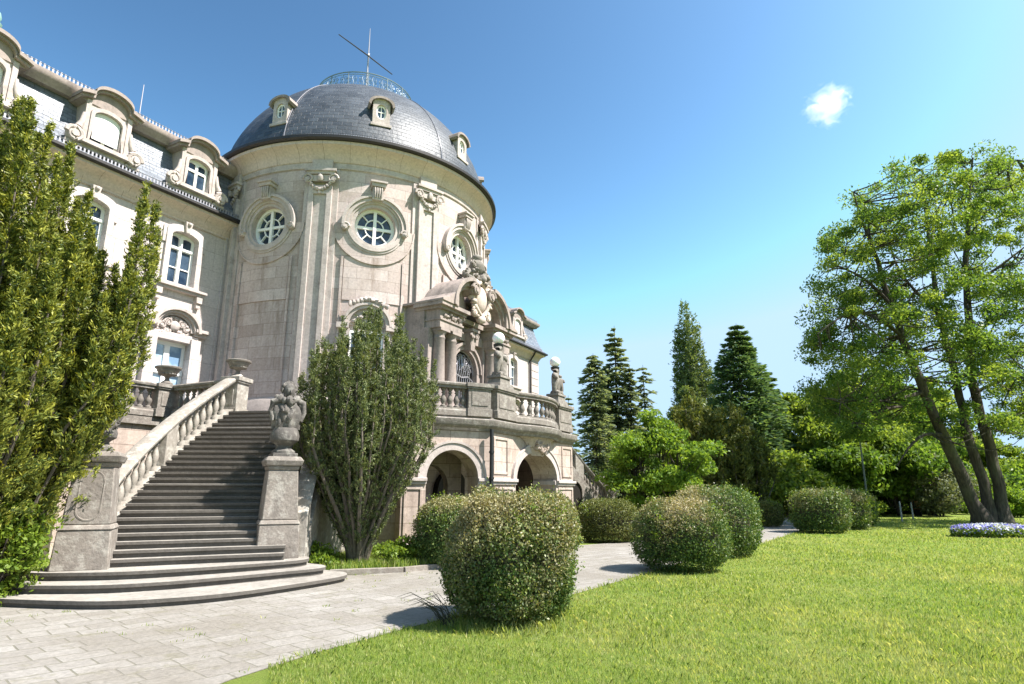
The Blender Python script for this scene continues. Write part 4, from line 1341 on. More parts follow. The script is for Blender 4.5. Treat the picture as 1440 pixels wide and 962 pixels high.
def pedestal(parent, x, y, rz, w, d, top=0.93, m='grey', z=FLR):
    mm = Matrix.Translation((x, y, 0)) @ Matrix.Rotation(rz, 4, 'Z')
    mb = MB()
    mb.box(-w/2-0.03, w/2+0.03, -d/2-0.03, d/2+0.03, z, z+0.22, mm)
    mb.box(-w/2, w/2, -d/2, d/2, z+0.22, z+top-0.16, mm)
    mb.box(-w/2-0.04, w/2+0.04, -d/2-0.04, d/2+0.04, z+top-0.16, z+top-0.11, mm)
    mb.box(-w/2-0.07, w/2+0.07, -d/2-0.07, d/2+0.07, z+top-0.11, z+top, mm)
    for s in (-1, 1):
        mb.box(-w/2+0.10, w/2-0.10, min(s*d/2, s*(d/2+0.018)), max(s*d/2, s*(d/2+0.018)), z+0.30, z+top-0.24, mm)
    return mb.build('pedestal', M[m], parent, bevel=0.012)
in_ = 0.14
aA = math.atan2(-0.544, 0.839)
def onA(s, q=-in_): return PB[0] + dA*s + nA*q
p = onA(0.38); pedestal(ter, p.x, p.y, aA, 0.70, 0.36)
p = onA(2.22); pedestal(ter, p.x, p.y, aA, 0.66, 0.36)
balustrade(ter, [onA(0.72), onA(1.90)], M['grey'], 6)
for f in (-1, 1): pedestal(ter, f*2.12, -8.04, 0, 1.10, 0.50)
bw = [(x, -8.06-0.42*math.cos(x/1.62*PI/2)) for x in np.linspace(-1.56, 1.56, 17)]
balustrade(ter, bw, M['grey'], 10)
balustrade(ter, [(PA.x-0.05, PA.y+0.2), (-5.95, -5.55)], M['grey'], 5)
balustrade(ter, [(2.75, -8.0), (PA.x*-1, PA.y+0.14)], M['grey'], 8)
balustrade(ter, [(4.9, -6.6), (5.95, -5.55)], M['grey'], 5)
pedestal(ter, -7.27, -0.02, 0, 0.62, 0.40)
balustrade(ter, [(-7.05, -0.3), (-6.92, -2.65)], M['grey'], 9)
balustrade(ter, [(-7.58, 0.0), (-9.5, 0.0)], M['grey'], 8)

# ------------------------------------------------------------------ curved outside stairs
SC = (-2.98, -14.56)
R_IN, R_OUT = 9.4, 12.4
A0, A1 = 135.8, 109.0
NS, RISE = 29, FLR/29
def SP(a, r, z=0.0, f=1):
    return Vector((f*(SC[0]+r*math.cos(R(a))), SC[1]+r*math.sin(R(a)), z))
def step_z(t):                                   # t = 0 at the newels, 1 at the terrace
    return 3*RISE + (FLR-3*RISE)*t

NEWEL = {1: (-11.85, -5.80), -1: (-9.17, -7.18)}
def staircase(f, label):
    st = empty('staircase', (CX, CY, 0), ROT, label, 'staircase')
    # three long bowed steps in front, the rest fanned between the walls
    FRONTS = [[(-13.25, -5.9), (-13.16, -6.31), (-12.63, -7.70), (-11.93, -8.38), (-11.15, -8.72), (-10.07, -8.85), (-9.25, -8.86), (-8.86, -8.74), (-8.62, -8.42), (-8.58, -8.0)],
              [(-12.98, -5.7), (-12.84, -6.12), (-12.25, -7.10), (-11.55, -7.62), (-10.80, -7.93), (-10.06, -8.16), (-9.30, -8.38), (-8.98, -8.32), (-8.80, -8.05), (-8.76, -7.7)],
              [(-12.6, -5.6), (-12.43, -6.02), (-11.90, -6.75), (-11.28, -7.20), (-10.41, -7.62), (-9.80, -7.86), (-9.34, -7.98), (-9.0, -7.90), (-8.80, -7.65), (-8.72, -7.3)]]
    def curve(P, n=6):
        P = [Vector((p[0], p[1], 0)) for p in P]
        Q = [P[0]+(P[0]-P[1])] + P + [P[-1]+(P[-1]-P[-2])]
        out = []
        for i in range(1, len(Q)-2):
            for s_ in range(n):
                t = s_/n
                a, b, c, d = Q[i-1], Q[i], Q[i+1], Q[i+2]
                out.append(0.5*((2*b)+(c-a)*t+(2*a-5*b+4*c-d)*t*t+(3*b-a-3*c+d)*t**3))
        return out + [P[-1]]
    for k in range(3):
        P = curve(FRONTS[k])
        cc = Vector((-10.3, -5.6, 0))
        bk = [(f*-8.3, -6.6), (f*-11.6, -4.6)]
        mb = MB()
        mb.prism([(f*q.x, q.y) for q in (p+(cc-p).normalized()*0.04 for p in P)] + bk, 0 if k == 0 else RISE*k-0.02, RISE*(k+1)-0.055)
        mb.prism([(f*p.x, p.y) for p in P] + bk, RISE*(k+1)-0.055, RISE*(k+1))
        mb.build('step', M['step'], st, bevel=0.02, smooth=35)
    for k in range(3, NS):
        ta = A0+0.35+(A1-A0)*(k-3)/(NS-3)
        tb = A0+0.35+(A1-A0)*(k-2)/(NS-3)-0.5 if k < NS-1 else A1-1.0
        mb = MB()
        for z0, z1, e in ((RISE*(k-1)-0.05, RISE*(k+1)-0.05, 0.0), (RISE*(k+1)-0.05, RISE*(k+1), 0.20)):
            vs, nn = [], 8
            for i in range(nn+1):
                rr_ = R_IN+(R_OUT-R_IN)*i/nn
                wob = random.uniform(-0.015, 0.015)
                sk = -2.7*(1-(k-3)/(NS-4))*(R_OUT-rr_)/3.0
                for t, z in ((ta+e+wob+sk, z0), (tb+sk, z0), (tb+sk, z1), (ta+e+wob+sk, z1)): vs.append(SP(t, rr_, z, f))
            fs = [(i*4+q, (i+1)*4+q, (i+1)*4+(q+1) % 4, i*4+(q+1) % 4) for i in range(nn) for q in range(4)]
            fs += [(0, 1, 2, 3), (nn*4+3, nn*4+2, nn*4+1, nn*4)]
            mb.add(vs, fs)
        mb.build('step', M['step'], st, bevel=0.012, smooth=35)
    # side walls, balustrades that climb with the steps
    for r_, side, AS in ((R_OUT, 1, 135.0), (R_IN, -1, 130.2)):
        vs, nn = [], 40
        for i in range(nn+1):
            t = i/nn
            a = AS-0.5+(A1-AS+0.5)*t
            zt = step_z(t)+0.17
            for q, z in ((-0.17, 0.0), (0.17, 0.0), (0.17, zt), (-0.17, zt)): vs.append(SP(a, r_+q+side*0.17, z, f))
        fs = [(i*4+q, (i+1)*4+q, (i+1)*4+(q+1) % 4, i*4+(q+1) % 4) for i in range(nn) for q in range(4)]
        fs += [(0, 1, 2, 3), (nn*4+3, nn*4+2, nn*4+1, nn*4)]
        mb = MB(); mb.add(vs, fs)
        mb.build('side_wall', M['rail'] if f > 0 else M['grey'], st, smooth=30)
        rc = r_+side*0.17
        path = [SP(AS-1.0+(A1-AS+0.6)*i/36, rc, step_z(i/36)+0.90, f) for i in range(37)]
        mb = MB()
        prof = [(-0.13, 0.0), (-0.13, 0.04), (-0.175, 0.065), (-0.185, 0.115), (-0.14, 0.155), (0.0, 0.175), (0.14, 0.155), (0.185, 0.115), (0.175, 0.065), (0.13, 0.04), (0.13, 0.0)]
        mb.sweep(path, prof)
        b = mb.build('balustrade', M['rail'], st, smooth=40)
        arc = rc*R(AS-A1)
        slope = (step_z(1)-step_z(0))/arc
        proto = None
        for k in range(19):
            t = 0.05+0.90*(k+0.5)/19
            if abs(t-0.515) < 0.035: continue
            a = AS-1.0+(A1-AS+1.0)*t
            p = SP(a, rc, step_z(t)+0.165, f)
            tang = SP(a-0.5, rc, 0, f)-SP(a, rc, 0, f)
            if proto is None:
                proto = baluster_obj('baluster', M['rail'] if f > 0 else M['grey'], b, skew=(slope, 0), h=0.74, thin=0.86); o = proto
            else:
                o = proto.copy(); col.objects.link(o); o.parent = b
            o.location = p
            o.rotation_euler.z = math.atan2(tang.y, tang.x)
        for t, w in ((0.515, 0.22), (0.02, 0.2)):
            mb = MB()
            a = AS-1.0+(A1-AS+1.0)*t
            da = math.degrees(w/rc)
            vs = []
            for aa, tt in ((a+da, t), (a-da, t)):
                dz = slope*w*(1 if aa < a else -1)
                for q, z in ((-0.15, 0.05), (0.15, 0.05), (0.15, 0.94), (-0.15, 0.94)): vs.append(SP(aa, rc+q, step_z(tt)+dz+z, f))
            mb.add(vs, [(0,1,2,3), (7,6,5,4), (0,4,5,1), (1,5,6,2), (2,6,7,3), (3,7,4,0)])
            mb.build('rail_post', M['rail'], b, bevel=0.01)
        # newel at the foot and post at the head
        a = AS
        c = Vector((f*NEWEL[side][0], NEWEL[side][1], 0))
        ang = math.atan2(SP(a, 11, 0, f).y-SP(a, 10, 0, f).y, SP(a, 11, 0, f).x-SP(a, 10, 0, f).x)+f*R(8 if side > 0 else 16)
        mm = Matrix.Translation((c.x, c.y, 0)) @ Matrix.Rotation(ang, 4, 'Z')
        z0 = 3*RISE-0.01
        mb = MB()
        kk = 1.0 if side > 0 else 0.96
        def fr(a_, b_, h0, h1): mb.frustum(a_*kk, a_*kk, b_*kk, b_*kk, z0+h0, z0+h1, mm)
        fr(0.80, 0.74, 0, 0.62); fr(0.78, 0.70, 0.62, 0.70); fr(0.68, 0.57, 0.70, 1.62)
        fr(0.58, 0.62, 1.62, 1.70); fr(0.68, 0.74, 1.70, 1.80); fr(0.74, 0.62, 1.80, 1.88)
        nw = mb.build('newel_pier', M['grey'], st, bevel=0.02)
        mb = MB()
        for ss, ys in ((0.19, -1), (0.19, 1)) if side > 0 else ():
            mb = MB()
            pts = []
            for i in range(33):
                t = 2*PI*i/32
                x = 0.17*math.cos(t); z = z0+1.16+0.17*math.sin(t)+(0.22 if math.sin(t) > 0 else -0.22)
                yy = (0.33-0.06*(z-z0-0.70)/0.92)
                pts.append(mm @ Vector((x, ys*yy, z)))
            mb.tube(pts, 0.022, 6)
            mb.build('raised_oval', M['grey'], nw, smooth=50)
        p = SP(A1-0.6, rc, 0, f)
        a2 = SP(A1-0.6, rc+1, 0, f)-p
        pedestal(st, p.x, p.y, math.atan2(a2.y, a2.x), 0.42, 0.50, 1.06, 'rail', FLR-0.1)
    return st
stL = staircase(1, 'broad curved flight of weathered stone steps with balustrades, between two battered stone newels')
stR = staircase(-1, 'far curved stone stair with a dark arched doorway, half hidden by the yellow-green tree')
mb = MB()
a = 115.0
c = SP(a, R_IN-0.36, 0, -1)
t = (SP(a+1, R_IN-0.36, 0, -1)-c).normalized(); n = (Vector((-SC[0], SC[1], 0))-c).normalized()
o = [(-0.62, 0), (0.62, 0), (0.62, 1.55)] + [(0.62*math.cos(q), 1.55+0.5*math.sin(q)) for q in np.linspace(0, PI, 16)[1:-1]] + [(-0.62, 1.55)]
mb.extrude(o, [], lambda s, z, q: c + t*s + n*(0.02-q) + Vector((0, 0, z)), 0.08)
dr = mb.build('doorway', M['door'], stR, smooth=0)
mb = MB()
o2 = [(-0.80, 0), (-0.62, 0), (-0.62, 1.55)] + [(0.62*math.cos(q), 1.55+0.5*math.sin(q)) for q in np.linspace(PI, 0, 16)[1:-1]] + [(0.62, 1.55), (0.62, 0), (0.80, 0), (0.80, 1.55)] + [(0.80*math.cos(q), 1.55+0.68*math.sin(q)) for q in np.linspace(0, PI, 16)[1:-1]] + [(-0.80, 1.55)]
mb.extrude(o2, [], lambda s, z, q: c + t*s + n*(0.08-q) + Vector((0, 0, z)), 0.16)
mb.build('door_surround', M['grey'], dr, bevel=0.01)

# ------------------------------------------------------------------ urns, carved trophies, lamp groups
def urn(x, y, z, k, label):
    w = W(x, y, z)
    mb = MB()
    mb.lathe([(0.0, 0.0), (0.16, 0.0), (0.17, 0.05), (0.13, 0.09), (0.07, 0.14), (0.055, 0.20), (0.08, 0.24), (0.15, 0.27), (0.24, 0.33), (0.29, 0.41), (0.30, 0.45), (0.345, 0.47), (0.355, 0.51), (0.32, 0.53), (0.27, 0.50), (0.0, 0.44)], 26)
    for i in range(18):
        t = 2*PI*i/18
        mb.ball((0.205*math.sin(t), 0.205*math.cos(t), 0.315), 0.05, 1, 1, 0.8, n=6)
    o = mb.build('stone_urn', M['figure'], None, smooth=50)
    o.location = w; o.scale = (k, k, k); o.rotation_euler.z = ROT
    return tag(o, label, 'urn', 'shallow stone urns on the terrace and stair posts')
p = SP(A1-0.6, R_OUT+0.17)
urn(p.x, p.y, FLR-0.1+1.06, 0.92, 'shallow stone urn on the stair head post, in front of the tower wall')
urn(-7.27, -0.02, FLR+0.93, 1.0, 'shallow stone urn on the terrace corner in front of the white glazed door')
p = onA(2.22)
urn(p.x, p.y, FLR+0.93, 1.0, 'shallow stone urn beside the porch columns, half hidden by the clipped yew')

def trophy(pt, rz, label, k=1.0):
    """a stone vase hung with drapery, with a carved head on top"""
    r_ = empty('stone_trophy', W(pt[0], pt[1], 3*RISE+1.87), ROT+rz, label, 'sculpture', 'carved trophies on the newels')
    r_.scale = (k*0.86, k*0.86, k)
    mb = MB()
    mb.box(-0.24, 0.24, -0.24, 0.24, -0.03, 0.06)
    mb.lathe([(0.23, 0.06), (0.23, 0.10), (0.16, 0.14), (0.145, 0.19), (0.18, 0.22), (0.28, 0.28), (0.29, 0.37), (0.26, 0.46), (0.24, 0.50), (0.0, 0.52)], 20)
    mb.build('foot', M['trophy'], r_, smooth=45, bevel=0.01)
    mb = MB()
    def body(u, v):
        t = 2*PI*u
        rr = 0.24+0.05*math.sin(PI*v)+0.02*math.sin(7*t+4*v)+0.018*math.sin(12*t-6*v)-0.10*v**4
        return (1.05*rr*math.sin(t), -0.8*rr*math.cos(t), 0.48+0.55*v)
    mb.grid(body, 48, 16)
    for q in range(14):
        t = q*2*PI/14
        mb.ball((0.20*math.sin(t), -0.17*math.cos(t), 1.0+random.uniform(-.03, .03)), 0.07, n=7, lump=0.25)
    for q in range(26):
        t = random.uniform(0, 2*PI); zz = random.uniform(0.5, 1.02)
        mb.ball((0.25*math.sin(t), -0.20*math.cos(t), zz), random.uniform(0.045, 0.10), 1, 1, random.uniform(0.8, 1.9), n=7, lump=0.35)
    for s in (-1, 1):
        mb.tube([(s*0.16, -0.10, 1.0), (s*0.30, -0.08, 0.95), (s*0.33, -0.06, 0.78), (s*0.27, -0.10, 0.62)], [0.06, 0.07, 0.06, 0.04], 8)
    mb.build('drapery', M['trophy'], r_, smooth=60)
    mb = MB()
    mb.ball((0.02, -0.02, 1.16), 0.135, 0.9, 1.0, 1.15, n=14)
    mb.ball((0.02, -0.15, 1.14), 0.03, 0.8, 1.2, 1.4, n=7)
    for s in (-1, 1): mb.ball((0.02+s*0.045, -0.125, 1.185), 0.028, 1.2, 0.6, 0.5, n=6)
    mb.ball((0.02, -0.12, 1.075), 0.035, 1.2, 0.7, 0.4, n=6)
    mb.tube([(0.02, 0.0, 0.95), (0.02, -0.01, 1.08)], [0.09, 0.07], 8)
    for q in range(12):
        t = PI*q/11
        mb.ball((0.02+0.125*math.cos(t), 0.03, 1.19+0.12*math.sin(t)), 0.05, n=6, lump=0.3)
    mb.build('carved_head', M['trophy'], r_, smooth=60)
    return r_
trophy(NEWEL[-1], R(-30), 'carved draped stone vase with a head, on the newel beside the vase-shaped yew', 1.12)
trophy(NEWEL[1], R(-30), 'carved draped stone vase with a head, half behind the big yellow-green yew', 0.85)

def putto(parent, x, y, z, k, turn, arm):
    """a standing carved child, one continuous body"""
    J = [(0, 0, 0.50), (0, 0.01, 0.62), (0, 0.0, 0.76), (0, 0, 0.85), (0, -0.01, 0.95), (0, -0.01, 1.03),
         (0.075, 0, 0.47), (0.09, -0.05, 0.26), (0.08, 0.0, 0.05), (0.08, -0.07, 0.02),
         (-0.075, 0, 0.47), (-0.10, 0.02, 0.26), (-0.09, 0.05, 0.05), (-0.10, -0.03, 0.02),
         (0.14, 0, 0.78), (0.23, -0.04, 0.74) if arm == 0 else (0.20, -0.06, 0.92), (0.17, -0.14, 0.64) if arm == 0 else (0.14, -0.06, 1.13),
         (-0.14, 0, 0.78), (-0.22, -0.03, 0.70), (-0.15, -0.13, 0.60)]
    E = [(0, 1), (1, 2), (2, 3), (3, 4), (4, 5), (0, 6), (6, 7), (7, 8), (8, 9), (0, 10), (10, 11), (11, 12), (12, 13), (2, 14), (14, 15), (15, 16), (2, 17), (17, 18), (18, 19)]
    rad = [0.15, 0.14, 0.15, 0.065, 0.115, 0.085, 0.115, 0.09, 0.062, 0.045, 0.115, 0.09, 0.062, 0.045, 0.08, 0.065, 0.05, 0.08, 0.065, 0.05]
    c, s = math.cos(turn), math.sin(turn)
    P = [(x+k*(a*c-b*s), y+k*(a*s+b*c), z+k*h) for a, b, h in J]
    return skin('carved_figure', M['figure'], parent, P, E, [r*k*1.22 for r in rad])
def lamp_group(x, label, two):
    r_ = empty('lamp_statue', W(x, -8.02, FLR+0.93), ROT, label, 'statue', 'statues with globe lamps on the terrace')
    mb = MB()
    mb.frustum(0.86, 0.56, 0.76, 0.50, 0.0, 0.14); mb.frustum(0.62, 0.44, 0.56, 0.40, 0.14, 0.30); mb.frustum(0.68, 0.48, 0.66, 0.46, 0.30, 0.37)
    for k in range(9): mb.ball((random.uniform(-.2, .2), random.uniform(-.14, .14), 0.42), random.uniform(0.07, 0.12), n=8, lump=0.25)
    mb.build('plinth', M['figure'], r_, bevel=0.012)
    putto(r_, -0.05, 0, 0.36, 0.92, 0.2, 1)
    if two: putto(r_, 0.27, -0.02, 0.38, 0.72, -0.4, 0)
    else:
        mb = MB()
        mb.tube([(0.12, -0.02, 0.4), (0.20, 0.0, 0.8), (0.14, 0.02, 1.15)], [0.15, 0.14, 0.08], 8)
        mb.ball((0.2, -0.05, 0.95), 0.13, n=8, lump=0.2); mb.build('cornucopia', M['figure'], r_, smooth=60)
    mb = MB()
    mb.lathe([(0.05, 0.55), (0.07, 1.0), (0.06, 1.18), (0.11, 1.24), (0.15, 1.30), (0.16, 1.36), (0.10, 1.38), (0.0, 1.39)], 14, (0, 0.03, 0))
    mb.build('lamp_holder', M['iron'], r_, smooth=45)
    mb = MB(); mb.ball((0, 0.03, 1.55), 0.19, n=24); mb.build('lamp_globe', M['globe'], r_, smooth=80)
    return r_
lamp_group(-2.1, 'dark stone child figure holding up a white globe lamp beside the porch columns', False)
lamp_group(1.95, 'dark stone pair of figures under a white globe lamp against the sky', True)

# ------------------------------------------------------------------ planting
def unit(a):
    return a/np.maximum(1e-9, np.linalg.norm(a, axis=1, keepdims=True))

def leaves(name, m, parent, C, D, N, L, Wd, tint=None):
    """one mesh of leaf blades: centres, pointing directions, face normals, lengths, widths"""
    n = len(C)
    D = unit(D); S = unit(np.cross(D, N)); N2 = np.cross(S, D)
    L = np.broadcast_to(np.asarray(L, float), (n,))[:, None]; Wd = np.broadcast_to(np.asarray(Wd, float), (n,))[:, None]
    V = np.empty((n, 4, 3), np.float32)
    V[:, 0] = C - D*L/2
    V[:, 1] = C - S*Wd/2 + N2*Wd*0.12
    V[:, 2] = C + D*L/2
    V[:, 3] = C + S*Wd/2 + N2*Wd*0.12
    me = bpy.data.meshes.new(name)
    me.vertices.add(4*n); me.loops.add(4*n); me.polygons.add(n)
    me.vertices.foreach_set('co', V.ravel())
    me.loops.foreach_set('vertex_index', np.arange(4*n, dtype=np.int32))
    me.polygons.foreach_set('loop_start', np.arange(0, 4*n, 4, dtype=np.int32))
    me.polygons.foreach_set('loop_total', np.full(n, 4, np.int32))
    if tint is not None:
        at = me.attributes.new('tint', 'FLOAT', 'POINT')
        at.data.foreach_set('value', np.repeat(np.clip(tint, 0, 1), 4).astype(np.float32))
    me.update(calc_edges=True)
    me.materials.append(m)
    o = bpy.data.objects.new(name, me)
    col.objects.link(o)
    if parent is not None: o.parent = parent
    return o

def rdir(n):
    return unit(rng.normal(size=(n, 3)))

def wobble(P, f, seed):
    """smooth pseudo-noise in -1..1 at points"""
    r = np.random.default_rng(seed)
    s = 0
    for k in range(5):
        w = r.normal(size=3)*f*(1.6**k)/1.5
        s = s + np.sin(P @ w + r.uniform(0, 6.28))*(0.75**k)
    return s/2.2

M['box_leaf'] = leafmat('box_leaves', [(0.0, (0.036, 0.080, 0.020)), (0.45, (0.075, 0.135, 0.032)), (0.8, (0.140, 0.205, 0.055)), (1.0, (0.25, 0.30, 0.10))], 0.42, 0.3, (0.50, 0.385, 0.25))
M['box_leaf2'] = leafmat('clipped_leaves', [(0.0, (0.060, 0.085, 0.020)), (0.5, (0.115, 0.140, 0.036)), (1.0, (0.19, 0.205, 0.060))], 0.45, 0.25, (0.30, 0.25, 0.12))
M['yew_leaf'] = leafmat('yew_needles', [(0.0, (0.040, 0.062, 0.022)), (0.5, (0.085, 0.120, 0.042)), (0.85, (0.150, 0.190, 0.075)), (1.0, (0.25, 0.27, 0.13))], 0.5, 0.3, (0.225, 0.25, 0.105))
M['yew_gold'] = leafmat('yew_gold_needles', [(0.0, (0.022, 0.045, 0.012)), (0.5, (0.058, 0.092, 0.020)), (0.85, (0.125, 0.165, 0.030)), (1.0, (0.25, 0.27, 0.045))], 0.5, 0.22, (0.40, 0.40, 0.060))
M['yew_dark'] = leafmat('dark_yew_needles', [(0.0, (0.040, 0.062, 0.015)), (0.6, (0.095, 0.120, 0.027)), (1.0, (0.20, 0.205, 0.05))], 0.55, 0.3, (0.17, 0.185, 0.04))
M['locust'] = leafmat('locust_leaves', [(0.0, (0.050, 0.110, 0.028)), (0.5, (0.095, 0.175, 0.038)), (1.0, (0.165, 0.26, 0.055))], 0.45, 0.55, (0.28, 0.36, 0.07))
M['maple'] = leafmat('maple_leaves', [(0.0, (0.075, 0.150, 0.024)), (0.5, (0.130, 0.230, 0.034)), (1.0, (0.21, 0.32, 0.052))], 0.45, 0.5, (0.26, 0.34, 0.055))
M['broad'] = leafmat('broad_leaves', [(0.0, (0.090, 0.160, 0.028)), (0.5, (0.165, 0.250, 0.044)), (1.0, (0.26, 0.35, 0.07))], 0.5, 0.55, (0.22, 0.27, 0.05))
M['broad_dark'] = leafmat('dark_broad_leaves', [(0.0, (0.050, 0.110, 0.022)), (0.6, (0.105, 0.195, 0.036)), (1.0, (0.18, 0.29, 0.056))], 0.5, 0.55, (0.15, 0.19, 0.04))
M['greyleaf'] = leafmat('grey_green_leaves', [(0.0, (0.075, 0.095, 0.055)), (1.0, (0.20, 0.225, 0.135))], 0.6, 0.3)
M['poplar'] = leafmat('poplar_leaves', [(0.0, (0.075, 0.120, 0.045)), (0.6, (0.125, 0.175, 0.065)), (1.0, (0.21, 0.26, 0.11))], 0.4, 0.4)
M['fir'] = leafmat('fir_needles', [(0.0, (0.05, 0.11, 0.055)), (0.6, (0.10, 0.17, 0.075)), (1.0, (0.17, 0.25, 0.10))], 0.5, 0.4)
M['spruce'] = leafmat('spruce_needles', [(0.0, (0.10, 0.145, 0.095)), (0.6, (0.18, 0.23, 0.145)), (1.0, (0.28, 0.32, 0.20))], 0.55, 0.5)
M['fern'] = leafmat('bright_leaves', [(0.0, (0.095, 0.165, 0.020)), (1.0, (0.23, 0.32, 0.045))], 0.45, 0.45)
M['blade'] = leafmat('grass_blades', [(0.0, (0.115, 0.205, 0.034)), (0.45, (0.205, 0.300, 0.058)), (0.85, (0.315, 0.385, 0.105)), (1.0, (0.52, 0.50, 0.28))], 0.5, 0.5, (0.50, 0.49, 0.24))
M['petal_blue'] = leafmat('blue_petals', [(0.0, (0.11, 0.12, 0.48)), (0.6, (0.22, 0.22, 0.66)), (1.0, (0.40, 0.38, 0.78))], 0.6, 0.3)
M['petal_white'] = leafmat('white_petals', [(0.0, (0.42, 0.46, 0.58)), (1.0, (0.66, 0.68, 0.72))], 0.6, 0.3)

# clipped box bushes
def clipped_bush(x, y, rx, ry, h, n, size, label, m='box_leaf', square=2.6, brown=0.0, seed=1, rough=0.05, group='clipped box bushes along the path'):
    root = empty('box_bush', (x, y, 0), rng.uniform(0, 6), label, 'bush', group)
    root.rotation_euler.z = 0
    def surf(u, scale=1.0):
        """rounded barrel: superellipse in section, bulging above the foot"""
        th = np.arccos(np.clip(1-1.86*u[:, 0], -1, 1)); ph = 2*PI*u[:, 1]
        cz, sz = np.cos(th), np.sin(th)
        e = 2.0/square
        R_ = np.sign(sz)*np.abs(sz)**e; Z_ = np.sign(cz)*np.abs(cz)**e
        P = np.stack([R_*np.cos(ph), R_*np.sin(ph), Z_], 1)
        return P
    u = rng.uniform(size=(n, 2))
    P = surf(u)
    lump = 1 + rough*wobble(P, 3.2, seed) + rough*0.5*wobble(P, 9, seed+7)
    depth = 1 - 0.24*rng.uniform(size=n)**1.7
    Nn = unit(P*np.array([1/rx, 1/ry, 2/h]))
    Q = P*lump[:, None]*depth[:, None]*np.array([rx, ry, h*0.52]) + np.array([0, 0, h*0.50])
    stray = (rng.uniform(size=n) < 0.05)*rng.uniform(0, 1, n)
    Q += rng.normal(size=(n, 3))*size*0.55 + Nn*(stray*size*2.6)[:, None]
    ok = Q[:, 2] > 0.015
    Q, Nn, P = Q[ok], Nn[ok], P[ok]
    k = len(Q)
    D = unit(Nn*0.55 + rdir(k)*0.85 + np.array([0, 0, 0.25]))
    N2 = unit(Nn*0.8 + rdir(k)*0.75)
    t = brown*np.clip(1.0*wobble(P, 3.0, seed+3) + 0.65*P[:, 2] - 0.05 + rng.normal(size=k)*0.30, 0, 1) if brown > 0 else np.clip(rng.normal(size=k)*0.18, 0, 1)
    leaves('foliage', M[m], root, Q, D, N2, size*rng.uniform(0.7, 1.3, k), size*rng.uniform(0.45, 0.75, k), t)
    # fresh green shoots that break the clipped outline
    ns = int(6+10*rx)
    us = rng.uniform(size=(ns, 2)); us[:, 0] = us[:, 0]*0.75
    Ps = surf(us); Nq = unit(Ps*np.array([1/rx, 1/ry, 2/h]))
    B = Ps*np.array([rx, ry, h*0.52])*(1+rough*wobble(Ps, 3.2, seed))[:, None] + np.array([0, 0, h*0.5])
    idx = rng.integers(0, ns, ns*26)
    keep = B[idx][:, 2] > 0.12
    idx = idx[keep]; kk_ = len(idx)
    fs = leaves('fresh_shoots', M['fern'], root, B[idx]+Nq[idx]*rng.uniform(-0.02, 0.075, (kk_, 1))+rng.normal(size=(kk_, 3))*size*1.1, rdir(kk_)+np.array([0, 0, 0.5]), rdir(kk_), size*1.05, size*0.55)
    fs['kind'] = 'stuff'
    mb = MB()
    def core(a, b):
        q = surf(np.array([[b, a]]))[0]
        lm = 0.76*(1+rough*wobble(q[None, :], 3.2, seed)[0])
        return (q[0]*rx*lm, q[1]*ry*lm, max(0.0, q[2]*h*0.52*lm+h*0.50))
    mb.grid(core, 28, 16)
    mb.build('twigs', M['twig'], root, smooth=60)
    return root
clipped_bush(-0.02, 8.42, 0.83, 0.78, 1.58, 60000, 0.038, 'large clipped box bush with straw-coloured scorched leaves, nearest on the lawn edge', brown=0.52, square=2.7, rough=0.11, seed=4)
clipped_bush(-1.36, 14.2, 0.78, 0.80, 1.42, 26000, 0.045, 'rounded green box bush partly hidden behind the scorched bush, on the terrace side', brown=0.45, seed=9)
clipped_bush(0.93, 17.4, 0.80, 0.8, 1.48, 16000, 0.052, 'small rounded box bush peeping out behind the scorched bush on its right', m='box_leaf2', seed=12)
clipped_bush(3.12, 20.9, 0.98, 0.92, 1.30, 20000, 0.055, 'smooth low domed box bush before the dark arched doorway of the far stair', m='box_leaf2', square=2.9, rough=0.015, seed=15)
clipped_bush(3.52, 13.5, 0.98, 0.88, 1.42, 28000, 0.044, 'front box bush of the touching pair beside the path, brown-tipped on top', brown=0.62, square=2.7, rough=0.06, seed=21)
clipped_bush(5.25, 16.6, 1.12, 1.1, 1.66, 26000, 0.050, 'taller box bush of the touching pair, behind and right of its neighbour', brown=0.55, square=2.8, rough=0.05, seed=25)
clipped_bush(11.75, 29.3, 0.56, 0.56, 1.12, 8000, 0.07, 'smallest round box bush at the far bend of the path', m='box_leaf2', seed=31)
clipped_bush(12.15, 25.3, 1.10, 1.05, 1.62, 14000, 0.075, 'wide dark box bush at the lawn edge beyond the flagged path, front of its row', brown=0.3, square=3.0, rough=0.02, seed=34)
clipped_bush(14.3, 27.6, 1.02, 1.0, 1.60, 11000, 0.08, 'box bush second in the far row, tucked behind the wide dark one', brown=0.5, square=3.0, rough=0.02, seed=37)
clipped_bush(15.95, 29.9, 0.95, 0.95, 1.55, 9000, 0.085, 'box bush last in the far row, nearest the slim lamp post', brown=0.4, square=3.0, rough=0.02, seed=40)

def shoots(x, y, n, label):
    """fresh upright shoots sticking out of a bush"""
    pass

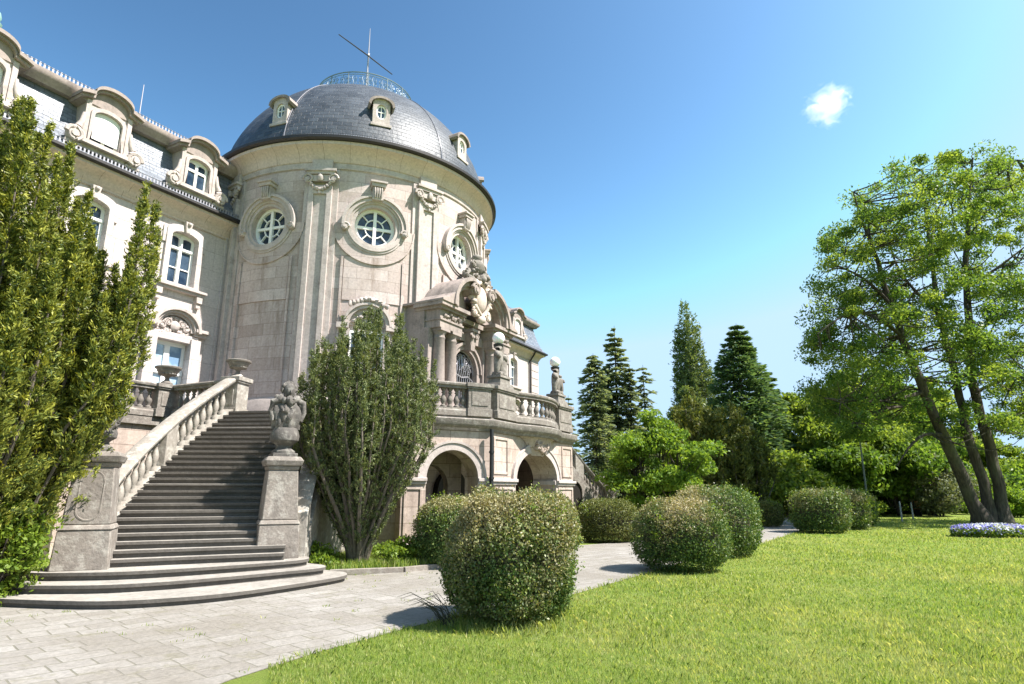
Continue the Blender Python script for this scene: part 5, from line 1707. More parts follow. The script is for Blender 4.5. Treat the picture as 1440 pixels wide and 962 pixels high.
# yews: many upright plumes from one base
def yew(x, y, H, rad, nplume, per, size, label, m, spread0=0.12, seed=3, wmax=0.20, t0=0.2, stems=True, lean=(0, 0), flat=1.0, group=None, top=0.4, cat='tree', upright=0.9, sharp=1.0, tuft=18, tl=1.5):
    r = np.random.default_rng(seed)
    root = empty('yew', (x, y, 0), 0, label, cat, group)
    Cs, Ds, Ns, Ts, Ls = [], [], [], [], []
    mb = MB()
    for i in range(nplume):
        q = math.sqrt((i+0.5)/nplume)
        ang = i*2.39996 + r.uniform(-.35, .35)
        h = H*(1-top*q**1.7)*r.uniform(0.86, 1.04)
        if i < 3: h = H*r.uniform(0.95, 1.0)
        ex, ey = rad*q*math.cos(ang)*flat + lean[0]*h, rad*q*math.sin(ang) + lean[1]*h
        bx, by = spread0*q*math.cos(ang), spread0*q*math.sin(ang)
        nt = max(6, per//tuft)
        tq = r.uniform(size=nt)**0.85
        lo = t0*(0.6+0.8*(1-q))
        tq = lo + (1-lo)*tq
        def path(tt):
            e = np.clip(tt/0.62, 0, 1)
            s = (e**1.25)
            return np.stack([bx+(ex-bx)*s, by+(ey-by)*s, h*tt], 1)
        uq = (tq-t0)/(1-t0)
        w = wmax*r.uniform(0.7, 1.3)*np.clip(np.minimum(1.0, 0.35+1.8*np.clip(uq, 0, 1))*(1.0-np.clip(uq, 0, 1)**2.6)**(0.8*sharp), 0.02, 2)
        w = w*(1+0.35*np.sin(tq*h*9+i*1.7)+0.2*np.sin(tq*h*17+i))
        aq = r.uniform(0, 2*PI, nt)
        rq = np.sqrt(r.uniform(0.10, 1, nt))*w
        tc_ = path(tq) + np.stack([rq*np.cos(aq), rq*np.sin(aq), r.normal(size=nt)*0.02], 1)
        id_ = r.integers(0, nt, per)
        a = aq[id_] + r.normal(size=per)*0.6
        u = uq[id_]
        out = np.stack([np.cos(a), np.sin(a), np.zeros(per)], 1)
        tdir = unit(np.stack([np.cos(aq)*0.55, np.sin(aq)*0.55, np.full(nt, upright)], 1) + r.normal(size=(nt, 3))*0.25)
        along = r.uniform(-1, 1, per)[:, None]
        Cs.append(tc_[id_] + tdir[id_]*along*size*tl + r.normal(size=(per, 3))*size*0.42)
        Ds.append(tdir[id_] + out*0.35 + r.normal(size=(per, 3))*0.45)
        Ns.append(out + r.normal(size=(per, 3))*0.7)
        Ts.append(np.clip(r.normal(0.05, 0.2, per) + (r.uniform(size=nt)**4*0.75)[id_] + 0.22*np.clip(along[:, 0], 0, 1), 0, 1))
        if stems:
            tt = np.linspace(0, 0.86, 9)
            pp = path(tt)
            pp[:, :2] += r.normal(size=(9, 2))*0.02
            mb.tube(pp, list(np.linspace(0.045, 0.012, 9)*r.uniform(0.7, 1.25)), 5)
    C, D, N, T = (np.concatenate(q) for q in (Cs, Ds, Ns, Ts))
    ok = C[:, 2] > 0.02
    k = int(ok.sum())
    leaves('foliage', M[m], root, C[ok], D[ok], N[ok], size*r.uniform(0.8, 1.7, k), size*r.uniform(0.28, 0.48, k), T[ok])
    if stems: mb.build('trunk', M['stem'], root, smooth=60)
    return root
yew(-3.25, 13.75, 5.85, 1.46, 95, 1900, 0.052, 'vase-shaped olive green yew with bare grey stems, between the stone steps and the arches', 'yew_leaf', seed=8, wmax=0.15, t0=0.20, top=0.28, flat=1.05, sharp=0.9, tl=1.2)
yew(-8.65, 9.45, 8.4, 2.15, 84, 8200, 0.058, 'big yellow-green upright yew rising against the wing left of the steps', 'yew_gold', seed=5, wmax=0.36, t0=0.0, top=0.44, spread0=1.2, stems=True, sharp=1.15, tl=1.0, tuft=20)
yew(-8.1, 9.7, 6.7, 0.55, 12, 3600, 0.060, 'slim yellow-green yew sprays standing apart in front of the white wing wall', 'yew_gold', seed=19, wmax=0.18, t0=0.30, top=0.30, spread0=0.35, stems=True, lean=(0.28, 0.03), tl=1.2)

# broadleaved trees: trunks, limbs, and leaf pads hung on the limbs
def limb(mb, a, b, r0, r1, sag=0.0, n=7, jit=0.06, rr=None, nseg=6):
    a, b = np.array(a, float), np.array(b, float)
    d = np.linalg.norm(b-a)
    pts = []
    j1 = (rr or rng).normal(size=3)*d*jit
    for i in range(n):
        t = i/(n-1)
        p = a+(b-a)*t + j1*math.sin(PI*t)
        p[2] += sag*d*math.sin(PI*t)
        pts.append(p)
    mb.tube(pts, list(np.linspace(r0, r1, n)), nseg, cap=False)
    return pts

def broadleaf(x, y, H, rx, label, m, ncl=60, per=220, size=0.25, trunk_h=0.25, seed=1, pad=(1.0, 0.5), ry=None, bark='bark', name='broadleaf_tree', group=None, tr=None, shape=1.0, low=0.0, droop=0.15, cat='tree', multi=1):
    r = np.random.default_rng(seed)
    ry = ry or rx
    root = empty(name, (x, y, 0), 0, label, cat, group)
    zc0 = H*trunk_h
    tr = tr or 0.018*H+0.04
    mb = MB()
    tops = []
    for k in range(multi):
        ox = (k-(multi-1)/2)*rx*0.5
        top = (ox + r.normal()*0.04*H, r.normal()*0.04*H, H*0.80)
        tops.append(limb(mb, (ox*0.15, 0, -0.05), top, tr/math.sqrt(multi), tr*0.18, n=10, jit=0.03, rr=r, nseg=8))
    Cs, Ds, Ns, Ts, Ss = [], [], [], [], []
    for c in range(ncl):
        # points spread through the crown's volume, more of them near its skin
        d = r.normal(size=3); d /= np.linalg.norm(d)
        q = r.uniform(0.12, 1.0)**0.42
        wob = 1 + 0.20*math.sin(3*math.atan2(d[1], d[0])+seed) + 0.14*math.sin(5*d[2]+seed*2)
        cz = zc0 + (H-zc0)*(0.5 + 0.5*d[2]*q)
        tt = (cz-zc0)/(H-zc0)
        width = max(0.18, (1-abs(2*tt-0.85+low)**2.4*0.8))**shape
        p = np.array([rx*d[0]*q*wob*width, ry*d[1]*q*wob*width, min(cz, H)])
        tp = tops[r.integers(multi)]
        j = int(np.clip((cz/H-0.18)*10, 1, 8))
        if r.uniform() < 0.75:
            limb(mb, tp[j], p, tr*0.22, 0.012+0.002*H*0.2, sag=-droop, n=5, jit=0.10, rr=r, nseg=4)
        k = int(per*r.uniform(0.6, 1.35))
        ps = pad[0]*r.uniform(0.6, 1.3)
        o = rdir(k)*(r.uniform(size=(k, 1))**0.5)
        o = o*np.array([ps, ps, ps*pad[1]/pad[0]])
        o[:, 2] -= 0.10*ps*(o[:, 0]**2+o[:, 1]**2)/ps**2
        Cs.append(p+o)
        Ds.append(rdir(k)*1.0 + np.array([0, 0, -0.35]))
        Ns.append(rdir(k)*1.0 + np.array([0, 0, 0.7]))
        Ts.append(np.clip(r.normal(0.12, 0.16, k) + (0.45 if r.uniform() < 0.22 else 0.0)*r.uniform(), 0, 1))
    C, D, N, T = (np.concatenate(q) for q in (Cs, Ds, Ns, Ts))
    k = len(C)
    ok = C[:, 2] > 0.05
    C, D, N, T = C[ok], D[ok], N[ok], T[ok]; k = len(C)
    leaves('crown', M[m], root, C, D, N, size*rng.uniform(0.7, 1.35, k), size*rng.uniform(0.4, 0.7, k), T)
    mb.build('trunk', M[bark], root, smooth=60)
    return root

def conifer(x, y, H, rad, label, m, whorls=26, arms=7, per=36, size=0.28, seed=1, bare=0.12, droop=0.25, lean=0.0, name='conifer', group=None, up=0.0, ragged=0.25, power=0.85):
    r = np.random.default_rng(seed)
    root = empty(name, (x, y, 0), 0, label, 'tree', group)
    mb = MB()
    mb.tube([(lean*H*t*t, 0, H*t) for t in np.linspace(0, 1, 8)], list(np.linspace(0.012*H+0.05, 0.015, 8)), 7)
    Cs, Ds, Ns = [], [], []
    for w in range(whorls):
        t = bare + (1-bare)*(w+0.3)/whorls
        z = H*t
        L = rad*(1-t)**power*(1 if t > bare+0.1 else 0.8) + 0.12
        for a in range(arms):
            if r.uniform() < ragged*0.5: continue
            an = 2*PI*(a+r.uniform(-.3, .3))/arms + w*1.3
            l = L*r.uniform(1-ragged, 1.1)
            s = np.sqrt(r.uniform(0.02, 1, per))
            side = r.normal(size=per)*0.16*l*(0.35+s*(1.25-s))*1.6
            dz = -droop*l*s**1.3*(1-0.55*s) + up*l*s + r.normal(size=per)*0.05*l
            px = lean*H*t*t + np.cos(an)*l*s - np.sin(an)*side
            py = np.sin(an)*l*s + np.cos(an)*side
            Cs.append(np.stack([px, py, z+dz-np.abs(side)*0.25], 1))
            sg = np.sign(side)
            Ds.append(np.stack([np.cos(an)-0.7*sg*np.sin(an), np.sin(an)+0.7*sg*np.cos(an), np.full(per, -0.12+up)], 1) + r.normal(size=(per, 3))*0.25)
            Ns.append(np.array([0, 0, 0.7]) + r.normal(size=(per, 3))*0.8)
            mb.tube([(lean*H*t*t, 0, z), (lean*H*t*t+np.cos(an)*l*0.5, np.sin(an)*l*0.5, z-droop*l*0.3+up*l*0.5), (lean*H*t*t+np.cos(an)*l*0.92, np.sin(an)*l*0.92, z-droop*l*0.42+up*l*0.9)], [0.03+0.004*l, 0.02, 0.008], 4, cap=False)
    C, D, N = (np.concatenate(q) for q in (Cs, Ds, Ns))
    k = len(C)
    leaves('crown', M[m], root, C, D, N, size*r.uniform(0.7, 1.4, k), size*r.uniform(0.22, 0.4, k))
    mb.build('trunk', M['bark'], root, smooth=60)
    return root

F_, T_ = 870.0, math.atan(209/870)
def at(px, py, Y):
    """world point seen at a photo pixel, Y metres ahead of the camera: used to survey where things stand"""
    a, b = (px-720)/F_, (481-py)/F_
    y, z = math.cos(T_)-b*math.sin(T_), math.sin(T_)+b*math.cos(T_)
    return a/y*Y, 1.6+z/y*Y

# the big three-stemmed locust on the lawn
def locust():
    r = np.random.default_rng(77)
    bx, by = 23.1, 31.2
    root = empty('locust_tree', (bx, by, 0), 0, 'tall airy tree with three dark leaning trunks behind the flower bed on the lawn', 'tree')
    def loc(px, py, Y): X, Z = at(px, py, Y); return np.array([X-bx, Y-by, Z])
    stems = [
        ([(1384, 740, 31.2), (1362, 690, 31.0), (1336, 630, 30.7), (1308, 570, 30.3), (1284, 515, 30.0), (1262, 450, 29.6), (1240, 390, 29.3), (1222, 330, 29.2), (1215, 285, 29.2)], 0.36),
        ([(1396, 740, 31.4), (1384, 680, 31.4), (1360, 610, 31.4), (1350, 560, 31.5), (1338, 500, 31.6), (1318, 440, 31.7), (1312, 370, 31.8), (1300, 290, 32.0), (1296, 240, 32.2)], 0.29),
        ([(1412, 740, 31.2), (1404, 680, 31.3), (1384, 600, 31.3), (1366, 530, 31.2), (1362, 450, 31.0), (1358, 380, 30.8), (1362, 310, 30.6), (1364, 250, 30.4), (1368, 222, 30.2)], 0.32)]
    mb = MB()
    nodes = []
    for pts, r0 in stems:
        P = [loc(*p) for p in pts]
        P[0][2] = -0.1
        # smooth the polyline
        Q = [P[0]]
        for i in range(len(P)-1):
            for t in (0.33, 0.66, 1.0): Q.append(P[i]+(P[i+1]-P[i])*t + r.normal(size=3)*0.03)
        rad = list(np.linspace(1, 0, len(Q))**0.8*r0*0.80+0.03)
        rad[0] *= 1.9; rad[1] *= 1.25
        mb.tube(Q, rad, 10)
        nodes += [(q, rd) for q, rd in zip(Q, rad) if q[2] > 4.0]
    # long side limbs
    limbs = [((1300, 555), (1160, 560), 27.0, 0.12), ((1305, 560), (1200, 600), 28.5, 0.10), ((1270, 470), (1150, 470), 27.5, 0.10), ((1335, 650), (1262, 655), 29.0, 0.10), ((1255, 430), (1165, 370), 28.5, 0.10), ((1235, 370), (1200, 270), 29.0, 0.09), ((1362, 480), (1470, 430), 31.0, 0.11), ((1362, 400), (1450, 340), 30.0, 0.10), ((1366, 300), (1430, 225), 30.0, 0.09), ((1380, 560), (1500, 540), 32.0, 0.10), ((1320, 440), (1250, 330), 31.0, 0.09), ((1312, 360), (1360, 260), 33.0, 0.08)]
    for (a, b, Y2, rd) in limbs:
        p0 = loc(*a, 30.4); p1 = loc(*b, Y2)
        # start at the nearest stem point
        q = min(nodes, key=lambda n: np.linalg.norm(n[0]-p0))[0]
        pts = limb(mb, q, p1, rd, 0.03, sag=0.06, n=9, jit=0.07, rr=r)
        nodes += [(p, 0.05) for p in pts[2:]]
    NP = np.array([n[0] for n in nodes])
    cen = np.array([loc(1310, 400, 31.0)]).ravel()
    Cs, Ds, Ns, Ts = [], [], [], []
    pads = []
    tries = 0
    while len(pads) < 590 and tries < 20000:
        tries += 1
        px, py = r.uniform(1135, 1560), r.uniform(200, 610)
        # outline of the crown
        cx = 1318; hw = 178 if py < 560 else 178-(py-560)*0.9
        top = 215 + 70*((px-1335)/150)**2 if px < 1335 else 205+ 25*((px-1335)/150)**2
        if px < cx-hw*(0.62+0.38*math.sin(min(1, max(0, (py-190)/260))*PI/2)) or py < top: continue
        if py > 520 and 1270 < px < 1400 and r.uniform() < 0.6: continue
        Y = 31+r.uniform(-1, 1)*5.2*math.sqrt(max(0.05, 1-((px-1330)/215)**2))
        if px > 1440 and r.uniform() < 0.5: continue
        p = loc(px, py, Y)
        d = np.linalg.norm(NP-p, axis=1); j = d.argmin()
        if d[j] > 5.2: continue
        pads.append(p)
        limb(mb, NP[j], p, 0.045 if d[j] > 1.5 else 0.03, 0.01, sag=-0.05, n=5, jit=0.12, rr=r, nseg=4)
        k = int(r.uniform(110, 330))
        ps = r.uniform(0.4, 1.0)
        o = rdir(k)*(r.uniform(size=(k, 1))**0.5)*np.array([ps, ps, ps*0.62])
        o[:, 2] -= 0.22*ps*((o[:, 0]**2+o[:, 1]**2)/ps**2)
        Cs.append(p+o); Ds.append(rdir(k)+np.array([0, 0, -0.3])); Ns.append(rdir(k)*1.0+np.array([0, 0, 0.8]))
        Ts.append(np.clip(r.normal(0.1, 0.15, k)+(0.5 if r.uniform() < 0.3 else 0), 0, 1))
    C, D, N, T = (np.concatenate(q) for q in (Cs, Ds, Ns, Ts))
    k = len(C)
    leaves('crown', M['locust'], root, C, D, N, 0.165*r.uniform(0.6, 1.4, k), 0.08*r.uniform(0.7, 1.3, k), T)
    mb.build('trunk', M['bark'], root, smooth=60)
locust()

def place(px, top, Y):
    X, _ = at(px, 695, Y)
    return X, Y, at(px, top, Y)[1]
def W_(px, Y): return px/870.0*Y

# conifers beyond the far stair
x, y, h = place(873, 458, 50); conifer(x, y, h, 2.6, 'tallest thin dark conifer beyond the far stair', 'spruce', 34, 7, 70, 0.40, 2, 0.06, 0.40, ragged=0.5, group='dark conifers beyond the far stair', power=0.6)
x, y, h = place(840, 497, 47); conifer(x, y, h, 1.9, 'shaggy narrow conifer just right of the terrace corner', 'spruce', 44, 7, 60, 0.36, 4, 0.03, 0.9, ragged=0.6, group='dark conifers beyond the far stair', power=0.35)
x, y, h = place(857, 515, 51); conifer(x, y, h, 1.7, 'shaggy narrow conifer filling the gap beside the tallest one', 'spruce', 44, 7, 60, 0.36, 5, 0.03, 0.9, ragged=0.6, group='dark conifers beyond the far stair', power=0.35)
x, y, h = place(893, 515, 49); conifer(x, y, h, 1.5, 'ragged conifer to the right of the tallest one', 'spruce', 36, 6, 50, 0.36, 6, 0.06, 0.8, ragged=0.7, group='dark conifers beyond the far stair', power=0.4)
x, y, h = place(913, 513, 50); conifer(x, y, h, 1.3, 'thin sparse conifer, last of its row beside the poplar', 'spruce', 30, 6, 46, 0.36, 7, 0.1, 0.8, ragged=0.8, group='dark conifers beyond the far stair', power=0.3)
x, y, h = place(802, 556, 56); conifer(x, y, h, 1.8, 'little dark conifer tip showing beside the statue with two figures', 'spruce', 20, 6, 50, 0.4, 8, 0.1, 0.3, ragged=0.3, group='dark conifers beyond the far stair')
x, y, h = place(1056, 455, 44); conifer(x, y, h, 4.3, 'broad dense dark green fir standing right of the tall poplar', 'fir', 30, 10, 90, 0.42, 9, 0.08, 0.28, ragged=0.25, up=0.10, name='fir_tree', power=0.72)
x, y, h = place(1092, 520, 46); conifer(x, y, h, 3.0, 'lower fir spreading at the right foot of the dense fir', 'fir', 22, 9, 80, 0.42, 19, 0.05, 0.25, ragged=0.3, up=0.10, name='fir_tree', power=0.65)
# poplar: a narrow plume that leans
x, y, h = place(1003, 421, 58)
yew(x, y, h, 1.75, 40, 620, 0.30, 'tall narrow pale green poplar leaning left above the trees', 'poplar', seed=31, wmax=0.66, t0=0.10, top=0.34, spread0=0.8, lean=(-0.075, 0), upright=0.5, tuft=4, tl=0.5).name = 'poplar_tree'
x, y, h = place(975, 540, 54)
broadleaf(x, y, h, 2.4, 'pale green tree at the foot of the leaning poplar', 'poplar', 34, 260, 0.30, 0.15, 33, (0.9, 0.6))
# light green maple before the far stair
x, y, h = place(927, 578, 26.0)
broadleaf(x, y, h, 2.25, 'bright yellow-green spreading tree in front of the far stone stair', 'maple', 130, 250, 0.15, 0.12, 41, (0.55, 0.26), multi=3, name='maple_tree', tr=0.14, shape=0.8, low=0.15)
# fastigiate dark yew
for i, (px, tp, yy, rd, npl, lab) in enumerate(((985, 545, 34, 1.7, 60, 'dark olive plumed yew behind the bright spreading tree'), (1043, 566, 33, 1.9, 64, 'dark olive plumed yew with bronze tips, right of its twin'))):
    x, y, h = place(px, tp, yy)
    yew(x, y, h, rd, npl, 420, 0.20, lab, 'yew_dark', seed=50+i, wmax=0.26, t0=0.06, top=0.42, spread0=0.9, group='plumed yews', tl=0.8, lean=(-0.06 if i else -0.03, 0))
# the wood behind the lawn, tree by tree
WOOD = [(1125, 548, 47, 3.6, 'broad', 'light green rounded tree right of the fir', 0.12), (1168, 545, 55, 4.0, 'maple', 'sunlit yellow-green tree at the back between fir and locust', 0.15),
        (1105, 640, 40, 2.6, 'broad', 'leafy tree hanging over the far bend of the path', 0.06), (1205, 520, 44, 4.6, 'broad', 'deep green tree under the left arm of the locust', 0.18),
        (1262, 515, 48, 4.8, 'broad_dark', 'darkest tree of the wood, behind the locust trunks', 0.16), (1238, 575, 58, 4.0, 'maple', 'yellow-green tree glowing behind the slim lamp post', 0.10),
        (1150, 640, 52, 3.4, 'broad_dark', 'shadowed tree behind the far row of box bushes', 0.05), (1330, 530, 60, 5.0, 'broad', 'green tree far behind the locust trunks', 0.10),
        (1190, 650, 66, 4.6, 'broad', 'distant low tree filling the wood behind the box row', 0.05), (1290, 590, 70, 5.0, 'broad_dark', 'distant shadowed tree deep in the wood', 0.05),
        (1395, 615, 62, 4.6, 'broad', 'low green tree at the right edge below the open sky', 0.05), (1430, 668, 46, 3.0, 'broad_dark', 'low dark bushy tree right of the locust stems', 0.03), (1180, 600, 50, 3.6, 'broad', 'mid green tree rising behind the far box row', 0.08), (1450, 650, 56, 4.0, 'maple', 'low bright tree cut by the right edge of the view', 0.05),
        (1075, 610, 60, 4.0, 'broad_dark', 'dark tree behind the plumed yews', 0.05), (1350, 660, 50, 3.0, 'broad_dark', 'bushy dark tree seen between the locust trunks', 0.04),
        (1195, 612, 41, 2.5, 'broad_dark', 'shady tree with a bare lower stem left of the slim lamp post', 0.22), (1262, 600, 42, 2.8, 'broad_dark', 'shady tree with a bare lower stem right of the slim lamp post', 0.22), (1300, 618, 45, 2.8, 'broad_dark', 'shady tree standing just behind the grey-green shrub', 0.20), (1225, 655, 50, 2.6, 'broad', 'small tree behind the foot of the slim lamp post', 0.05), (930, 610, 62, 4.5, 'broad', 'green tree behind the bright spreading tree', 0.05)]
for i, (px, tp, yy, rx, mm_, lab, th) in enumerate(WOOD):
    x, y, h = place(px, tp, yy)
    broadleaf(x, y, h, rx, lab, mm_, int(46+rx*9), 230, 0.30 if yy < 50 else 0.36, th, 100+i, (1.05, 0.55), group='trees of the wood behind the lawn')
x, y, h = place(1318, 640, 41)
broadleaf(x, y, h, 2.0, 'grey-green small-leaved shrub under the locust limbs', 'greyleaf', 60, 240, 0.16, 0.1, 140, (0.6, 0.4), multi=3, name='shrub', cat='shrub')
x, y, h = place(1425, 690, 40)
broadleaf(x, y, h, 1.8, 'yellow-green shrub right of the locust at the edge of the view', 'maple', 50, 200, 0.17, 0.05, 141, (0.5, 0.4), multi=3, name='shrub', cat='shrub')
x, y, h = place(1285, 700, 46)
broadleaf(x, y, h, 3.2, 'low dark undergrowth bush behind the lawn', 'broad_dark', 70, 200, 0.22, 0.03, 142, (0.7, 0.45), multi=3, name='shrub', cat='shrub')
x, y, h = place(1150, 690, 44)
broadleaf(x, y, h, 3.4, 'low green undergrowth bush behind the far row of box', 'broad', 70, 200, 0.22, 0.03, 143, (0.7, 0.45), multi=3, name='shrub', cat='shrub')

# shrubs by the steps
broadleaf(-7.45, 9.45, 1.6, 0.50, 'bright green leafy shrub at the foot of the big yew by the newel', 'fern', 70, 130, 0.075, 0.05, 150, (0.24, 0.14), multi=3, name='shrub', cat='shrub', tr=0.03)
broadleaf(-2.35, 14.05, 0.62, 0.62, 'bright fern-like plant on the grass strip under the clipped yew', 'fern', 34, 70, 0.085, 0.05, 151, (0.20, 0.08), multi=3, name='leafy_plant', cat='plant', tr=0.015)
broadleaf(-4.05, 13.25, 0.55, 0.52, 'low green plant between the step end and the yew trunk', 'fern', 34, 70, 0.075, 0.05, 152, (0.17, 0.09), multi=3, name='leafy_plant', cat='plant', tr=0.012)

# ------------------------------------------------------------------ grass
def near_x(Y):
    pts = NEAR
    return np.interp(Y, [p[1] for p in pts], [p[0] for p in pts])
def blades(name, X, Y, Z, h, w, tint, lean=0.45):
    n = len(X)
    a = rng.uniform(0, 2*PI, n); b = rng.uniform(0, 2*PI, n)
    k = rng.uniform(0.15, 1.0, n)*lean
    base = np.stack([X, Y, Z], 1)
    side = np.stack([np.cos(a), np.sin(a), np.zeros(n)], 1)*(w/2)[:, None]
    tip = base + np.stack([np.cos(b)*k*h, np.sin(b)*k*h, h*np.sqrt(1-0.5*k*k)], 1)
    mid = base + np.stack([np.cos(b)*k*h*0.35, np.sin(b)*k*h*0.35, h*0.55], 1)
    V = np.empty((n, 5, 3), np.float32)
    V[:, 0] = base-side; V[:, 1] = base+side; V[:, 2] = mid+side*0.8; V[:, 3] = tip; V[:, 4] = mid-side*0.8
    me = bpy.data.meshes.new(name)
    me.vertices.add(5*n); me.loops.add(5*n); me.polygons.add(n)
    me.vertices.foreach_set('co', V.ravel())
    me.loops.foreach_set('vertex_index', np.arange(5*n, dtype=np.int32))
    me.polygons.foreach_set('loop_start', np.arange(0, 5*n, 5, dtype=np.int32))
    me.polygons.foreach_set('loop_total', np.full(n, 5, np.int32))
    att = me.attributes.new('tint', 'FLOAT', 'POINT')
    att.data.foreach_set('value', np.repeat(np.clip(tint, 0, 1), 5).astype(np.float32))
    me.update(calc_edges=True)
    me.materials.append(M['blade'])
    o = bpy.data.objects.new(name, me); col.objects.link(o)
    return tag(o, kind='stuff')
n = 420000
Y = 1.6*(38/1.6)**(rng.uniform(size=n)**1.05)
X = rng.uniform(-0.36, 1.25, n)*Y
ok = X > near_x(Y) + rng.normal(size=n)*0.05 - 0.02
X, Y = X[ok], Y[ok]
P2 = np.stack([X, Y, X*0], 1)
ed = np.clip(1-(X-near_x(Y))/0.35, 0, 1)
db = np.clip(1-(np.hypot(X-0.0, Y-8.4)-0.75)/0.35, 0, 1)
big = wobble(P2, 1.1, 60)
hh = 0.028+0.022*rng.uniform(size=len(X))+0.014*big+0.012*wobble(P2, 5.0, 64)+0.03*(rng.uniform(size=len(X)) < 0.03)+0.035*ed*rng.uniform(size=len(X))+0.11*db*rng.uniform(size=len(X))
hh = np.clip(hh, 0.018, 0.2)*(1+0.010*Y)
tn = np.clip(0.34*wobble(P2, 3.1, 61)+0.22*wobble(P2, 0.7, 62)+0.2*wobble(P2, 9.0, 63)+rng.normal(0.06, 0.16, len(X)), 0, 1)
blades('grass', X, Y, np.zeros(len(X)), hh, np.clip(0.0009*Y, 0.0042, 0.03)*rng.uniform(0.7, 1.3, len(X)), tn, 0.9)
n = 26000
X = rng.uniform(-4.5, 0.1, n); Y = rng.uniform(12.6, 18.0, n)
from mathutils.geometry import intersect_point_tri_2d
def inpoly(X, Y, poly):
    c = np.zeros(len(X), bool)
    for i in range(len(poly)):
        (x1, y1), (x2, y2) = poly[i], poly[(i+1) % len(poly)]
        cond = ((y1 > Y) != (y2 > Y)) & (X < (x2-x1)*(Y-y1)/(y2-y1+1e-12)+x1)
        c ^= cond
    return c
ok = inpoly(X, Y, STRIP_POLY); X, Y = X[ok], Y[ok]
blades('grass', X, Y, np.full(len(X), 0.085), rng.uniform(0.05, 0.20, len(X)), np.full(len(X), 0.014), np.clip(rng.normal(0.0, 0.1, len(X)), 0, 1), 0.6)
# weeds in the joints at the step foot and on the paving
wx, wy = [], []
for k in range(70):
    t = rng.uniform()
    p = SP(0, 0)
    a = Vector((-13.1, -6.3, 0)).lerp(Vector((-8.7, -8.5, 0)), t); a.y -= 0.42*math.sin(PI*t)+0.02
    q = W(a.x, a.y)
    m_ = rng.integers(6, 26)
    wx += list(q.x+rng.normal(size=m_)*0.05); wy += list(q.y+rng.normal(size=m_)*0.03)
for k in range(150):
    y0 = rng.uniform(5.0, 13); t = rng.uniform()**1.6
    fx = np.interp(y0, [p[1] for p in FAR], [p[0] for p in FAR]); x0 = fx+(near_x(y0)-fx)*t
    m_ = rng.integers(4, 14)
    wx += list(x0+rng.normal(size=m_)*0.04); wy += list(y0+rng.normal(size=m_)*0.03)
wx, wy = np.array(wx), np.array(wy)
blades('weeds', wx, wy, np.full(len(wx), 0.01), rng.uniform(0.012, 0.05, len(wx)), np.full(len(wx), 0.008), np.clip(rng.normal(0.05, 0.15, len(wx)), 0, 1), 0.9)
# dry stalks at the foot of the scorched bush
mb = MB()
for k in range(26):
    a = rng.uniform(0, 2*PI); l = rng.uniform(0.25, 0.55)
    p0 = np.array([-0.80+rng.normal()*0.06, 8.2+rng.normal()*0.08, 0.0])
    d = np.array([-abs(math.cos(a))*0.8, math.sin(a)*0.5, 0.9])
    mb.tube([p0, p0+d*l*0.5, p0+d*l*0.85+np.array([-0.12*l, 0, -0.12*l]), p0+d*l+np.array([-0.3*l, 0, -0.35*l])], [0.004, 0.0035, 0.003, 0.0015], 4)
tag(mb.build('dry_stalks', M['twig']), 'tuft of dry brown stalks at the left foot of the scorched bush', 'plant')

# ------------------------------------------------------------------ flower bed
fb = empty('flower_bed', (17.2, 23.1, 0), 0, 'low oval bed of blue and white flowers on the lawn before the locust', 'flower bed')
mb = MB()
mb.grid(lambda u, v: (1.45*v*math.cos(2*PI*u), 0.75*v*math.sin(2*PI*u), 0.14*(1-v**3)+0.003), 32, 6)
mb.build('soil', M['soil'], fb)
def bedpts(n, z0, z1, cl=None):
    a = rng.uniform(0, 2*PI, n); q = np.sqrt(rng.uniform(size=n))
    P = np.stack([1.45*q*np.cos(a), 0.75*q*np.sin(a), 0.1*(1-q**3)+rng.uniform(z0, z1, n)], 1)
    return P
P = bedpts(9000, 0.02, 0.28); k = len(P)
leaves('leaf_mass', M['broad'], fb, P, rdir(k)+np.array([0, 0, .6]), rdir(k), 0.09, 0.045, np.zeros(k))
P = bedpts(2500, 0.12, 0.36)
wv = wobble(P, 3.2, 71)
blue = (wv + 0.55*np.abs(P[:, 0]/1.45)**1.5*2-0.15) + rng.normal(size=len(P))*0.35 > 0.05
for nm, sel, mm_ in (('blue_flowers', blue, 'petal_blue'), ('white_flowers', ~blue, 'petal_white')):
    Q = P[sel]; k = len(Q)
    leaves(nm, M[mm_], fb, Q, rdir(k), rdir(k)*0.6+np.array([0, -0.5, 0.7]), 0.075, 0.07)

# ------------------------------------------------------------------ lamp post, marker posts, bench far back
lp = empty('lamp_post', (18.6, 33.4, 0), 0, 'slim pale lamp post beside the far row of box bushes', 'lamp post')
mb = MB(); mb.lathe([(0.17, 0), (0.17, 0.12), (0.13, 0.18), (0.115, 0.75), (0.14, 0.80), (0.14, 0.86), (0.075, 0.95), (0.05, 1.3), (0.045, 3.1), (0.035, 4.9), (0.05, 4.95), (0.0, 4.96)], 12)
mb.build('pole', M['lamppost'], lp, smooth=40)
mb = MB(); mb.lathe([(0.05, 4.93), (0.13, 5.02), (0.17, 5.30), (0.15, 5.33), (0.0, 5.36)], 12); mb.build('lantern', M['globe'], lp, smooth=40)
mb = MB(); mb.lathe([(0.22, 5.33), (0.12, 5.45), (0.04, 5.52), (0.0, 5.60)], 12); mb.build('lantern_cap', M['lamppost'], lp, smooth=40)
M['marker'] = plain('grey_post', (0.22, 0.25, 0.26), 0.6)
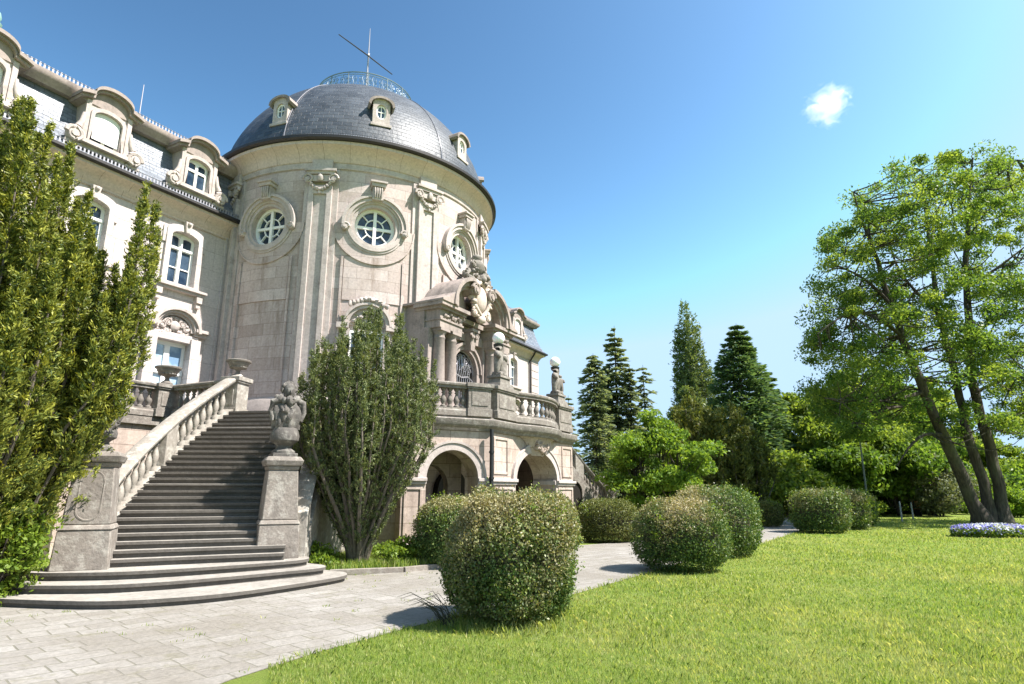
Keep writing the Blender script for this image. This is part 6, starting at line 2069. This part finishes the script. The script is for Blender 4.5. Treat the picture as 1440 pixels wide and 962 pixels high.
for px, Yy, hh_, lab in ((1269, 34, 1.0, 'short pale marker post right of the slim lamp post'), (1285, 37, 0.9, 'thin pale marker post beside the dark trunk in the wood')):
    X_, _ = at(px, 735, Yy)
    mb = MB(); mb.frustum(0.075, 0.075, 0.06, 0.06, 0, hh_); mb.frustum(0.06, 0.06, 0.02, 0.02, hh_, hh_+0.05)
    o = mb.build('marker_post', M['marker'], None, bevel=0.01); o.location = (X_, Yy, 0); tag(o, lab, 'post', 'marker posts')
X_, _ = at(1303, 735, 42)
bn = empty('bench', (X_, 42, 0), R(20), 'small orange-brown wooden bench under the trees at the back of the lawn', 'bench')
M['wood'] = plain('bench_wood', (0.42, 0.20, 0.075), 0.6, var=0.25)
mb = MB()
for k in range(4): mb.box(-0.7, 0.7, -0.22+0.12*k, -0.13+0.12*k, 0.42, 0.46)
mb.build('seat', M['wood'], bn)
mb = MB()
for k in range(3): mb.box(-0.7, 0.7, 0.26, 0.30, 0.56+0.14*k, 0.66+0.14*k)
mb.build('backrest', M['wood'], bn)
for f in (-1, 1):
    mb = MB(); mb.box(f*0.6-0.04, f*0.6+0.04, -0.22, 0.25, 0, 0.42); mb.box(f*0.6-0.04, f*0.6+0.04, 0.22, 0.26, 0.40, 0.98); mb.build('leg', M['iron'], bn)

# ------------------------------------------------------------------ the one small cloud
X_, Z_ = at(1163, 146, 900)
cm = bpy.data.materials.new('cloud_vapour'); cm.use_nodes = True
n, l = cm.node_tree.nodes, cm.node_tree.links
n.remove(n['Principled BSDF'])
pv = n.new('ShaderNodeVolumePrincipled')
pv.inputs['Color'].default_value = (1, 1, 1, 1)
pv.inputs['Anisotropy'].default_value = 0.2
tc = n.new('ShaderNodeTexCoord')
nz = n.new('ShaderNodeTexNoise'); nz.inputs['Scale'].default_value = 0.034; nz.inputs['Detail'].default_value = 7; nz.inputs['Roughness'].default_value = 0.6; nz.inputs['Distortion'].default_value = 1.0
l.new(mapping(n, l, tc.outputs['Object'], (1.0, 1.0, 1.7), (0, 0.5, 0)), nz.inputs['Vector'])
ln = n.new('ShaderNodeVectorMath'); ln.operation = 'LENGTH'
l.new(mapping(n, l, tc.outputs['Object'], (1/46, 1/40, 1/42)), ln.inputs[0])
sb = n.new('ShaderNodeMath'); sb.operation = 'MULTIPLY_ADD'
l.new(ln.outputs['Value'], sb.inputs[0]); sb.inputs[1].default_value = -0.42; l.new(nz.outputs[0], sb.inputs[2])
mr = n.new('ShaderNodeMapRange'); mr.inputs['From Min'].default_value = 0.22; mr.inputs['From Max'].default_value = 0.52; mr.inputs['To Max'].default_value = 0.055
l.new(sb.outputs[0], mr.inputs['Value'])
l.new(mr.outputs[0], pv.inputs['Density'])
l.new(pv.outputs[0], n['Material Output'].inputs['Volume'])
mb = MB(); mb.ball((0, 0, 0), 52, n=16)
cl = mb.build('cloud', cm, None, smooth=80)
cl.location = (X_, 900, Z_)
tag(cl, 'single small wispy white cloud alone in the blue sky', 'cloud')
